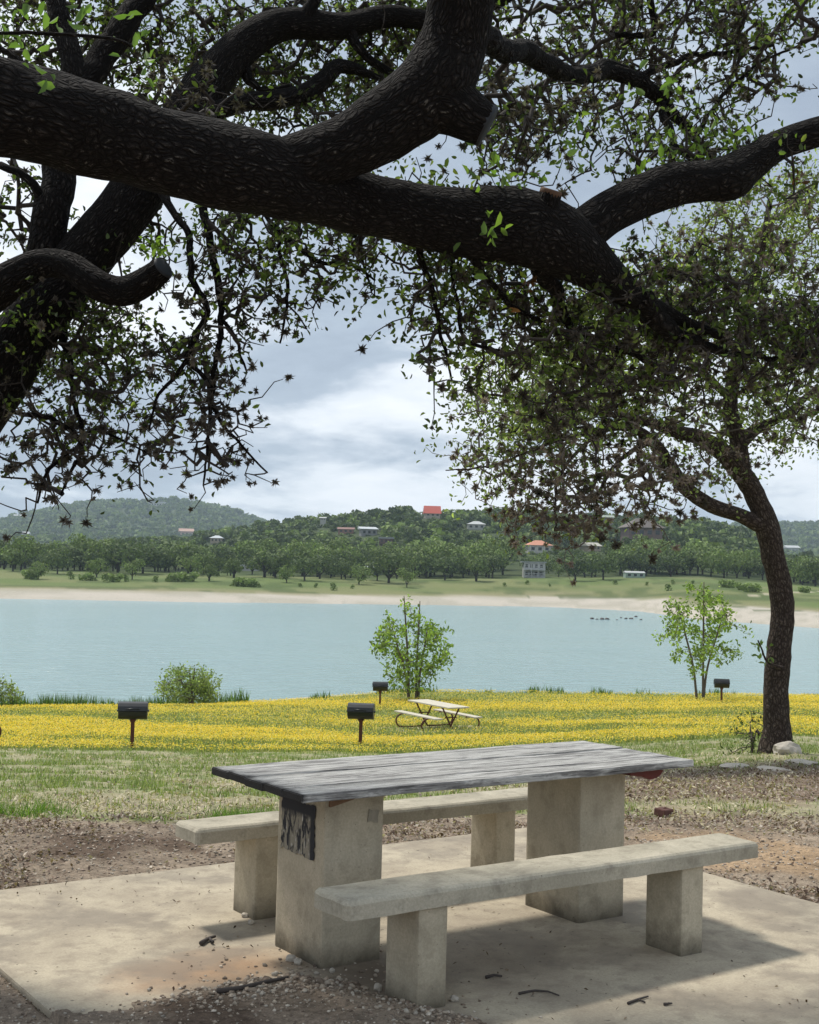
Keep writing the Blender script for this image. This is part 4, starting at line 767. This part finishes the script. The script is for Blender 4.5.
# individual stones, sticks, brick
def stone(name, p, s, mat, label, cat, group=None, flat=.6, seed=0):
    bm = bmesh.new(); bmesh.ops.create_icosphere(bm, subdivisions=3, radius=1)
    for v in bm.verts:
        q = v.co*1.3+Vector((seed*7., 3, 1)); v.co *= 1+.28*mnoise.noise(q)+.12*mnoise.noise(q*2.7); v.co = Vector((v.co.x*s[0], v.co.y*s[1], v.co.z*s[2]))
    o = mkbm(name, bm, M[mat], None, False); o.location = p; o.rotation_euler = (0, 0, seed*1.7); tag(o, label, cat, group); return o
def onslab(px, py, z=0.):
    d_ = FW+(px-409.5)/F*RT+(512-py)/F*UP; t_ = (z-CAM[2])/d_[2]; p = CAM+d_*t_; return Vector(p)
g_ = 'loose stones by the table feet'
for i, (px, py, r, lb) in enumerate([(291, 961, .022, 'round pale stone at the foot of the left pedestal, left of its pair'), (298, 964, .021, 'round pale stone at the foot of the left pedestal, right of its pair'), (332, 972, .013, 'small white stone in front of the left pedestal corner'),
        (245, 917, .018, 'pale stone at the foot of the far bench leg'), (251, 924, .017, 'grey stone block just in front of the far bench leg'), (454, 1001, .018, 'pale stone at the right side of the near bench leg'), (378, 990, .022, 'lumpy stone left of the near bench leg')]):
    p = onslab(px, py); q = G(p.x, p.y); p.z = max(q, 0 if p.x > -1.98 else q)+r*.45; stone('stone', p, (r, r*.85, r*.75), 'rock', lb, 'stone', g_, seed=i)
for i, (px, dep, s, lb) in enumerate([(788, 16.6, (.20, .14, .12), 'pale stone resting against the foot of the brown-trunked oak'), (776, 13.8, (.22, .12, .035), 'flat pale rock in the leaf litter below the right-hand oak, nearer one'), (735, 14.6, (.2, .12, .03), 'flat pale rock in the leaf litter left of the right-hand oak'), (803, 14.9, (.2, .12, .035), 'flat pale rock in the leaf litter, farther right one near the frame edge')]):
    p = gp(px, dep); p.z += s[2]*.3; stone('stone', p, s, 'rock', lb, 'stone', 'pale rocks near the right-hand oak', seed=i+11)
def stick(pts, r, label, mat='stick', fork=None):
    P = []
    for px, py in pts:
        p = onslab(px, py); q = G(p.x, p.y); P.append((p.x, p.y, max(q, 0.)+r*1.1))
    c = np.array(P[0]); o_ = spline(np.array(P)-c, .03); l = [(o_, np.linspace(r, r*.55, len(o_)))]
    if fork is not None:
        q = onslab(*fork); l.append(([o_[len(o_)//2], np.array([q.x, q.y, c[2]])-c], r*.6))
    o = tubes('stick', l, M[mat], None, 7); o.location = c; tag(o, label, 'stick', 'fallen sticks on the slab')
stick([(217, 1000), (240, 996), (265, 989), (288, 984)], .011, 'long straight grey stick lying in the gravel at the left')
stick([(519, 995), (535, 992), (548, 993), (559, 997)], .0055, 'thin dark curved stick on the slab in front of the near bench')
stick([(628, 1005), (638, 1001), (648, 998)], .006, 'small forked twig on the slab at the bottom right', fork=(645, 1004))
stick([(201, 946), (209, 941), (215, 939)], .011, 'short stubby twig on the sunlit slab left of the table', fork=(213, 945))
stick([(486, 979), (494, 977), (502, 978)], .007, 'short dark bit of bark on the shaded slab behind the near bench leg')
stick([(664, 1006), (672, 1005)], .006, 'tiny dark chip of wood on the slab at the bottom right')
p = gp(665, 9.55); bm = bmesh.new(); box(bm, (0, 0, .035), (.15, .09, .05), .008)
for k_ in (-.05, 0, .05):
    r_ = bmesh.ops.create_cube(bm, size=1, matrix=Matrix.Translation((k_*.8, 0, .0585)) @ Matrix.Diagonal((.022, .024, .006, 1)))
for v in bm.verts: v.co += Vector((mnoise.noise(v.co*30), mnoise.noise(v.co*31), mnoise.noise(v.co*29)))*.006
o = mkbm('brick', bm, M['brick']); o.location = p; o.rotation_euler = (.1, .05, .9-YAW); tag(o, 'broken dark red brick lying in the fallen leaves right of the table', 'brick')

# ------------------------------------------------------------------ far shore: trees, bushes, houses
def crown_arr(W_, H_, z0, n, ls, nl, pal, seed, flat=.75):
    r = np.random.default_rng(seed); C = np.stack([r.uniform(-.34, .34, nl)*W_, r.uniform(-.34, .34, nl)*W_, z0+H_*r.uniform(.25, .75, nl)], 1); R = W_*r.uniform(.18, .30, nl); C[0] = (0, 0, z0+H_*.5); R[0] = W_*.3
    i = r.integers(0, nl, n); d = r.normal(size=(n, 3)); d /= np.linalg.norm(d, axis=1)[:, None]; P = C[i]+d*(R[i]*(.75+.35*r.random(n)))[:, None]*[1, 1, flat*H_/W_*1.35]
    a = d+r.normal(size=(n, 3))*.55; a /= np.linalg.norm(a, axis=1)[:, None]; u = np.cross(a, r.normal(size=(n, 3))); u /= np.linalg.norm(u, axis=1)[:, None]; v_ = np.cross(a, u); s_ = (ls*(.6+.8*r.random(n)))[:, None]
    V_ = np.stack([P+u*s_*.6, P+v_*s_*.5, P-u*s_*.55, P-v_*s_*.5], 1); c = np.array(pal)[r.integers(0, len(pal), n)]*((1+.18*r.normal(size=nl)).clip(.6, 1.4)[i])[:, None]*(1+.15*r.normal(size=(n, 1))).clip(.6, 1.5)
    return V_.reshape(-1, 3), np.repeat(c, 4, 0)
DK = [(.082, .115, .038), (.105, .14, .046), (.062, .088, .034)]; MD = [(.12, .17, .052), (.15, .195, .06)]; LT = [(.16, .22, .06), (.19, .25, .08), (.14, .19, .055)]
def far_tree(W_, H_, z0, pal, seed, n=760, ls=.50, lean=0, trunks=1):
    r = empty('oak_tree', (0, 0, 0)); V_, c_ = crown_arr(W_, H_-z0, z0, n, ls, 13, pal, seed); mk('crown', V_, np.arange(len(V_)).reshape(-1, 4), M['farleaf'], r, col=c_)
    rs = random.Random(seed); l = []
    for k_ in range(trunks):
        b = rs.uniform(-.5, .5)*(trunks > 1); top_ = (b*2+lean, rs.uniform(-.4, .4), z0+(H_-z0)*.35); l.append((spline([(b, 0, -.5), (b+lean*.3+rs.uniform(-.15, .15), 0, z0*.6), top_], .6), [.26]))
        for s_ in (-1, 1): l.append(([(b+lean*.4, 0, z0*.75), (b+lean+s_*W_*.22, rs.uniform(-1, 1), z0+(H_-z0)*.45)], .12))
    l = [(np.array(a), np.linspace(b_[0], b_[0]*.6, len(a)) if isinstance(b_, list) else b_) for a, b_ in l]; tubes('trunk', l, M['twig'], r, 5); return r
protos = [far_tree(8.6, 6.3, 1.2, DK, 1), far_tree(7.2, 5.6, 1.1, DK, 2, lean=.5), far_tree(9.5, 6.8, 1.2, DK, 3, trunks=2), far_tree(6.2, 6.2, 1.0, MD, 4, trunks=2), far_tree(7.6, 7.4, .8, MD, 5), far_tree(8., 8., 1.2, LT, 6)]
used = set()
def put_tree(pi, px, dep, sc_, label, group, name=None, P=None, rz=None, loc=None):
    pr = protos[pi]; o = pr if pi not in used else copy_tree(pr); used.add(pi)
    o.location = loc if loc is not None else gp(px, dep); o.scale = (sc_, sc_, sc_*random.uniform(.9, 1.1)); o.rotation_euler = (0, 0, random.uniform(0, 6.28) if rz is None else rz); tag(o, label, 'tree', group)
    return o
HOUSES = []   # (px, py top, py bottom, depth, width m)
def clearof(px, py0, py1, dep, wpx):
    return any(abs(px-hx) < (wpx+hw)/2+1 and dep < hd+3 and py0 < hb-.6*(hb-ht) and py1 > ht for hx, ht, hb, hd, hw in HOUSES)
def house_place(px, py_base, dep):
    for d_ in np.arange(285, 3200, 4.):      # stand the house where the sight line to its foot meets the hill
        P = at(px, py_base+1.5, d_)
        if gz(np.array([P[0]]), np.array([P[1]]))[0] >= P[2]: return Vector(P), float(P[2]), float(d_)
    P = at(px, py_base, dep); return Vector(P), G(P[0], P[1]), dep
wallc = {}
def hm(nm, col, **k):
    if nm not in wallc: wallc[nm] = simple(nm, col, .8, 0, .12, 1.5)
    return wallc[nm]
GLASS = simple('dark_window_glass', (.03, .035, .04), .15, 0, .1)
def house(px, pyb, dep, w_, d_, hw, hr, wall, roof, label, kind='gable', rz=0., wins=3, storeys=1, deck=False, chim=False, name='house', cat='house', over=.5):
    P, gz_, nd = house_place(px, pyb, dep); k_ = nd/dep; w_, d_, hw, hr, over = w_*k_, d_*k_, hw*k_, hr*k_, over*k_; dep = nd; r = empty(name, P, -YAW+rz); tag(r, label, cat); lift = min(3., max(0., P.z-gz_)); print('house', px, round(nd), round(w_, 1), round(hw, 1), round(P.z-gz_, 1))
    bm = bmesh.new(); box(bm, (0, 0, hw/2-lift/2-.3), (w_, d_, hw+lift+.6), .05); wl = mkbm('wall', bm, wall, r)
    bm = bmesh.new(); X, Y = w_/2+over, d_/2+over; z = hw-.02
    base = [bm.verts.new(p) for p in ((-X, -Y, z), (X, -Y, z), (X, Y, z), (-X, Y, z))]
    if kind == 'gable': top_ = [bm.verts.new((-X, 0, z+hr)), bm.verts.new((X, 0, z+hr))]
    elif kind == 'front': top_ = None; a, b = bm.verts.new((0, -Y, z+hr)), bm.verts.new((0, Y, z+hr))
    elif kind == 'hip': top_ = [bm.verts.new((-X*.25, 0, z+hr)), bm.verts.new((X*.25, 0, z+hr))]
    if kind == 'shed' or kind == 'flat':
        top2 = [bm.verts.new((p[0], p[1], z+(hr if kind == 'flat' else (.2 if p[1] < 0 else hr)))) for p in ((-X, -Y), (X, -Y), (X, Y), (-X, Y))]
        bm.faces.new(base[::-1]); bm.faces.new(top2)
        for i in range(4): bm.faces.new((base[i], base[(i+1) % 4], top2[(i+1) % 4], top2[i]))
    elif kind == 'front':
        for f in ((base[0], base[1], a), (base[2], base[3], b), (base[1], base[2], b, a), (base[3], base[0], a, b), (base[3], base[2], base[1], base[0])): bm.faces.new(f)
    else:
        l, r2 = top_
        for f in ((base[0], base[1], r2, l), (base[2], base[3], l, r2), (base[1], base[2], r2), (base[3], base[0], l), (base[3], base[2], base[1], base[0])): bm.faces.new(f)
    bmesh.ops.recalc_face_normals(bm, faces=bm.faces); rf = mkbm('roof', bm, roof, r)
    for st_ in range(storeys):
        zz_ = (st_+.5)*hw/storeys+.1
        for i in range(wins):
            bm = bmesh.new(); xx = (i-(wins-1)/2)*w_/(wins+.2); box(bm, (xx, -d_/2-.03, zz_), (w_/(wins+1)*.6, .08, hw/storeys*.42)); mkbm('window', bm, GLASS, r)
    if deck:
        bm = bmesh.new()
        for st_ in range(storeys):
            zz_ = st_*hw/storeys; box(bm, (0, -d_/2-1.2, zz_+.05), (w_*1.02, 2.3, .18)); box(bm, (0, -d_/2-2.3, zz_+1.0), (w_*1.02, .08, .1))
            for i in range(6): box(bm, ((i/5-.5)*w_, -d_/2-2.3, zz_+.5), (.1, .1, 1.0))
        for i in range(4): box(bm, ((i/3-.5)*w_*.96, -d_/2-2.2, hw/2-lift/2), (.18, .18, hw+lift))
        mkbm('deck', bm, wall, r)
    if chim:
        bm = bmesh.new(); box(bm, (w_*.25, 0, hw+hr*.9), (.8, .8, 1.4)); mkbm('chimney', bm, wall, rf)
    wpx = w_*F/dep; HOUSES.append((px, pyb-(hw+hr)*F/dep, pyb, dep, wpx+3)); return r
white = hm('white_siding', (.40, .40, .37)); tan = hm('tan_siding', (.34, .28, .21)); brown = hm('brown_siding', (.15, .10, .085)); grey = hm('grey_siding', (.22, .22, .22)); stonew = hm('stone_wall', (.36, .32, .26))
redroof = hm('red_metal_roof', (.46, .09, .06)); whiteroof = hm('white_metal_roof', (.42, .43, .43)); shingle = hm('brown_shingles', (.11, .09, .08)); pinkroof = hm('salmon_tile_roof', (.50, .22, .14)); greyroof = hm('grey_roof', (.25, .27, .27)); greenshed = hm('pale_green_siding', (.28, .36, .31)); blue = hm('blue_grey_siding', (.10, .14, .18)); silver = hm('silver_roof', (.45, .48, .5))
house(432, 517, 640, 7.4, 7, 1.6, 3.9, stonew, redroof, 'house on the ridge with a bright red gable roof showing above the trees', 'gable', .1)
house(476, 528, 560, 7.5, 6, 2.2, 1.4, white, whiteroof, 'low white house with a pale metal roof among the hillside trees', 'hip', 0)
house(538, 552, 335, 5.8, 5, 2.1, 1.3, white, pinkroof, 'two-level house with a salmon tiled roof and white posts behind the shore trees', 'hip', .1, deck=True, storeys=1)
house(533, 576, 318, 5.0, 4, 3.6, .3, hm('pale_grey_siding', (.42, .43, .43)), greyroof, 'grey tiered deck house standing on the far meadow below the salmon-roofed house', 'flat', 0, 4, 2, deck=True)
house(641, 546, 400, 10.6, 9, 6.0, 3.0, brown, shingle, 'tall brown house with a hipped shingle roof standing above the far trees', 'hip', .12, 4, 2, chim=False, over=.9)
house(634, 576.5, 318, 4.8, 2.4, 1.3, .4, greenshed, whiteroof, 'long low pale green shed on the open far meadow', 'gable', .1, 3, over=.1, name='shed', cat='shed')
house(386, 547, 460, 4.6, 6, 3.4, .6, brown, greyroof, 'dark house with stacked decks in the hillside trees', 'flat', 0, 3, 2, deck=True)
house(368, 534, 520, 6.4, 6, 2.4, 1.2, grey, silver, 'grey house with a silver roof high in the hillside trees', 'shed', .2)
house(323, 521, 640, 2.6, 4, 1.4, .6, white, whiteroof, 'tiny white-roofed house on the skyline left of the red roof', 'gable')
house(217, 541, 480, 4.2, 5, 1.6, 1.0, tan, silver, 'small house with a pale grey pointed roof in the left hillside trees', 'hip')
house(374, 573, 308, 3.5, 4, 1.5, .5, blue, silver, 'dark blue-grey cabin at the edge of the far meadow behind the tree trunks', 'shed', 0, 2, name='cabin', cat='cabin')
house(250, 569.5, 315, 4.2, 3, 1.2, .35, white, whiteroof, 'long low white building behind the left row of shore trees', 'flat', 0, 4, over=.1)
house(186, 536, 520, 5.0, 5, 2.4, 1.2, hm('pink_wall', (.50, .33, .27)), hm('pink_roof', (.42, .26, .2)), 'pinkish house in the trees at the left end of the near hill', 'gable', .3)
house(346, 532, 560, 6.5, 5, 1.8, .9, hm('red_brown_wall', (.24, .13, .1)), hm('red_brown_roof', (.22, .12, .1)), 'reddish brown house left of the silver-roofed house', 'gable')
house(590, 549, 430, 5., 5, 1.5, 1.2, tan, hm('beige_roof', (.42, .4, .35)), 'beige roofed house half hidden between the salmon roof and the tall brown house', 'gable', .5)
house(605, 521, 600, 7., 6, 1.6, 1.1, grey, hm('sage_roof', (.26, .30, .25)), 'house with a broad sage-green roof just under the skyline', 'gable')
house(791, 553, 430, 3.6, 5, 2.2, .8, white, whiteroof, 'small white house in the trees right of the brown oak trunk', 'gable')
house(26, 537, 1700, 9., 8, 6., 3., white, whiteroof, 'bright white house low on the hazy left hill', 'gable')
house(157, 505, 2420, 30, 12, 6.5, 2.5, white, whiteroof, 'large white building on the crest of the hazy left hill', 'flat', 0, 6)
house(20, 517, 2350, 22, 10, 5, 2., stonew, whiteroof, 'pale house on the left shoulder of the hazy hill', 'gable')
# trees in the front row of the far shore
gl = 'dark oaks standing along the far meadow'; ll = 'dark green oak with a short trunk standing at the edge of the far meadow'
row = [(px+random.uniform(-8, 8), random.uniform(282, 326), random.choice((0, 1, 2, 3, 0, 2, 4)), random.uniform(.5, 1.2)) for px in np.arange(48, 430, 9.) if random.random() > .14]+[(px, dep, random.choice((3, 4, 5)), sc) for px, dep, sc in ((34, 262, .5), (128, 270, .55), (205, 272, .6), (283, 274, .5), (356, 276, .62), (404, 272, .5), (92, 276, .6))]
row += [(545, 296, 1, .8), (573, 296, 1, .95), (601, 300, 0, 1.0), (442, 300, 1, .95), (474, 292, 3, .85), (8, 290, 3, .8)]+[(px, random.uniform(330, 350), random.choice((0, 2, 4)), 1.) for px in np.arange(618, 765, 13)]+[(px, random.uniform(300, 330), random.choice((0, 2)), 1.) for px in np.arange(800, 850, 14)]
for px, dep, pi, sc_ in row:
    if clearof(px, 555, 575, dep, 20) and px > 440: continue
    put_tree(pi, px, dep, sc_, ll, gl)
for px, dep, sc_, lb in ((16, 300, 1.15, 'bright green broad tree at the far left of the opposite shore'), (466, 335, .95, 'bright green tree left of the salmon-roofed house'), (500, 335, 1.35, 'tallest bright green tree beside the salmon-roofed house'), (418, 360, .9, 'light green tree above the shore trees near the middle')):
    put_tree(5, px, dep, sc_, lb, None)
# hillside trees: the nearest as things, the rest as one wood
hs = []
while len(hs) < 2700:
    d_ = math.sqrt(random.uniform(312**2, 760**2)); s_ = random.uniform(-.36, .36); hs.append((d_, s_))
hs.sort(); wood = []; cnt = 0
for d_, s_ in hs:
    x_, y_ = CAM[0]+FH[0]*d_+RH[0]*s_*d_, CAM[1]+FH[1]*d_+RH[1]*s_*d_; z_ = G(x_, y_); px, py, dp = cam_space((x_, y_, z_)); sc_ = random.uniform(.75, 1.2)
    if d_ < 345 and px > 610 and px < 770: continue
    if clearof(px, py-8*sc_*F/d_, py, d_, 7*sc_*F/d_):
        sc_ *= .42
        if clearof(px, py-8*sc_*F/d_, py, d_, 6*sc_*F/d_): continue
    if cnt < 235 and -20 < px < 840:
        lt = random.random() < .16; pi = 5 if lt else random.choice((0, 1, 2, 3, 4)); cnt += 1
        put_tree(pi, 0, 0, sc_, 'light green tree among the dark ones on the wooded hillside across the lake' if lt else 'dark green tree in the wood on the near hillside across the lake', 'light green hillside trees' if lt else 'dark hillside trees', loc=Vector((x_, y_, z_)))
    else: wood.append((x_, y_, z_, sc_))
tmpl = [crown_arr(8, 5.5, 1., 110, 1.35, 6, p, 20+i) for i, p in enumerate((DK, DK, MD, DK, LT))]
def forest(name, lst, tm, label, cat):
    Vs, Cs = [], []
    for i, (x_, y_, z_, sc_) in enumerate(lst):
        V_, c_ = tm[int(rng.choice(len(tm), p=PR))]; a = rng.uniform(0, 6.28); ca, sa = math.cos(a), math.sin(a); Q = V_*sc_; Vs.append(np.stack([Q[:, 0]*ca-Q[:, 1]*sa+x_, Q[:, 0]*sa+Q[:, 1]*ca+y_, Q[:, 2]+z_-1.], 1)); Cs.append(c_*rng.uniform(.8, 1.2))
    V_ = np.vstack(Vs); o = mk(name, V_, np.arange(len(V_)).reshape(-1, 4), M['farleaf'], None, col=np.vstack(Cs)); tag(o, label, cat); o['kind'] = 'stuff'
PR = [.28, .26, .22, .16, .08]
forest('wood', wood, tmpl, 'dense mixed green wood covering the hillside across the lake', 'wood')
fl = []
while len(fl) < 3600:
    d_ = random.uniform(1350, 2620); s_ = random.uniform(-.36, .36)
    if -.03 < s_ < .17: continue
    x_, y_ = CAM[0]+FH[0]*d_+RH[0]*s_*d_, CAM[1]+FH[1]*d_+RH[1]*s_*d_; z_ = G(x_, y_); px, py, dp = cam_space((x_, y_, z_)); sc_ = random.uniform(1.1, 2.)
    if clearof(px, py-6*sc_*F/d_, py, d_, 7*sc_*F/d_): continue
    fl.append((x_, y_, z_, sc_))
tmf = [crown_arr(8, 5.5, .5, 26, 3., 5, p, 40+i) for i, p in enumerate((DK, DK, MD, DK, DK))]
forest('distant_wood', fl, tmf, 'hazy blue-green wood covering the distant hills on the left and right', 'wood')
# low bushes on the far meadow
pb = empty('bush', (0, 0, 0)); V_, c_ = crown_arr(3.6, 2.2, 0., 260, .42, 6, LT, 71); mk('foliage', V_, np.arange(len(V_)).reshape(-1, 4), M['farleaf'], pb, col=c_)
pb2 = empty('bush', (0, 0, 0)); V_, c_ = crown_arr(2., 2.4, 0., 160, .32, 4, MD, 72); mk('foliage', V_, np.arange(len(V_)).reshape(-1, 4), M['farleaf'], pb2, col=c_)
bl = [(28, 262, 1.2, 0), (66, 266, 1, 1), (84, 262, 1, 0), (100, 258, 1, 1), (112, 260, 1.1, 0), (122, 262, .9, 1), (150, 262, .8, 1), (172, 266, 1.2, 0), (186, 268, 1.3, 0), (237, 258, 1.2, 0), (248, 258, 1.1, 0), (312, 262, .6, 1), (332, 256, .9, 1), (296, 262, .5, 1), (525, 285, .6, 1), (503, 280, .5, 1), (612, 285, .6, 1), (644, 280, .5, 1), (668, 262, .8, 1), (672, 280, .6, 1), (724, 270, 1.1, 0), (740, 262, 1.0, 0), (752, 255, 1.1, 0), (804, 260, .8, 0), (350, 262, .5, 1), (548, 282, .4, 1), (690, 280, .5, 1)]
for i, (px, dep, s_, k_) in enumerate(bl):
    o = (pb, pb2)[k_]; fst = (i == 0) or (k_ == 1 and i == 1); o = o if fst else copy_tree(o); o.location = gp(px, dep)-Vector((0, 0, .55*s_)); o.scale = (s_,)*3; o.rotation_euler = (0, 0, random.uniform(0, 6))
    tag(o, 'broad light green bush on the open far meadow' if k_ == 0 else 'small rounded green bush dotted on the open far meadow', 'bush', 'broad bushes on the far meadow' if k_ == 0 else 'small bushes on the far meadow')
# dark rocks breaking the water off the far beach
for i, (px, py, r) in enumerate([(592, 619, .55), (597, 619.5, .3), (602, 619.5, .6), (607, 619.5, .5), (621, 618, .3), (626, 619, .4), (631, 619, .5), (636, 617, .4), (617, 620, .25), (641, 620, .35)]):
    d_ = FW+(px-409.5)/F*RT+(512-py)/F*UP; tt_ = (ZW-CAM[2])/d_[2]; p = CAM+d_*tt_; stone('rock', Vector(p), (r*.7, r*.5, r*.45), 'darkrock', 'small dark rock breaking the water surface off the far beach', 'rock', 'dark rocks off the far beach', seed=i+30)

# ------------------------------------------------------------------ air
V = []; 
for sx in (-3500, 3500):
    for sy in (-600, 3600):
        for z_ in (-40, 190): V.append((CAM[0]+FH[0]*sy+RH[0]*sx, CAM[1]+FH[1]*sy+RH[1]*sx, z_))
hz = mk('haze', V, np.array([[0, 1, 3, 2], [4, 6, 7, 5], [0, 4, 5, 1], [2, 3, 7, 6], [0, 2, 6, 4], [1, 5, 7, 3]])); hz['kind'] = 'stuff'
m = bpy.data.materials.new('air'); m.use_nodes = True; m.node_tree.nodes.clear(); pvn = m.node_tree.nodes.new('ShaderNodeVolumePrincipled'); pvn.inputs['Color'].default_value = (.70, .84, 1., 1); pvn.inputs['Density'].default_value = .00014; pvn.inputs['Anisotropy'].default_value = .2
ou = m.node_tree.nodes.new('ShaderNodeOutputMaterial'); m.node_tree.links.new(pvn.outputs[0], ou.inputs['Volume']); hz.data.materials.append(m)
sc.cycles.volume_bounces = 1; sc.cycles.max_bounces = 6; sc.cycles.transparent_max_bounces = 8
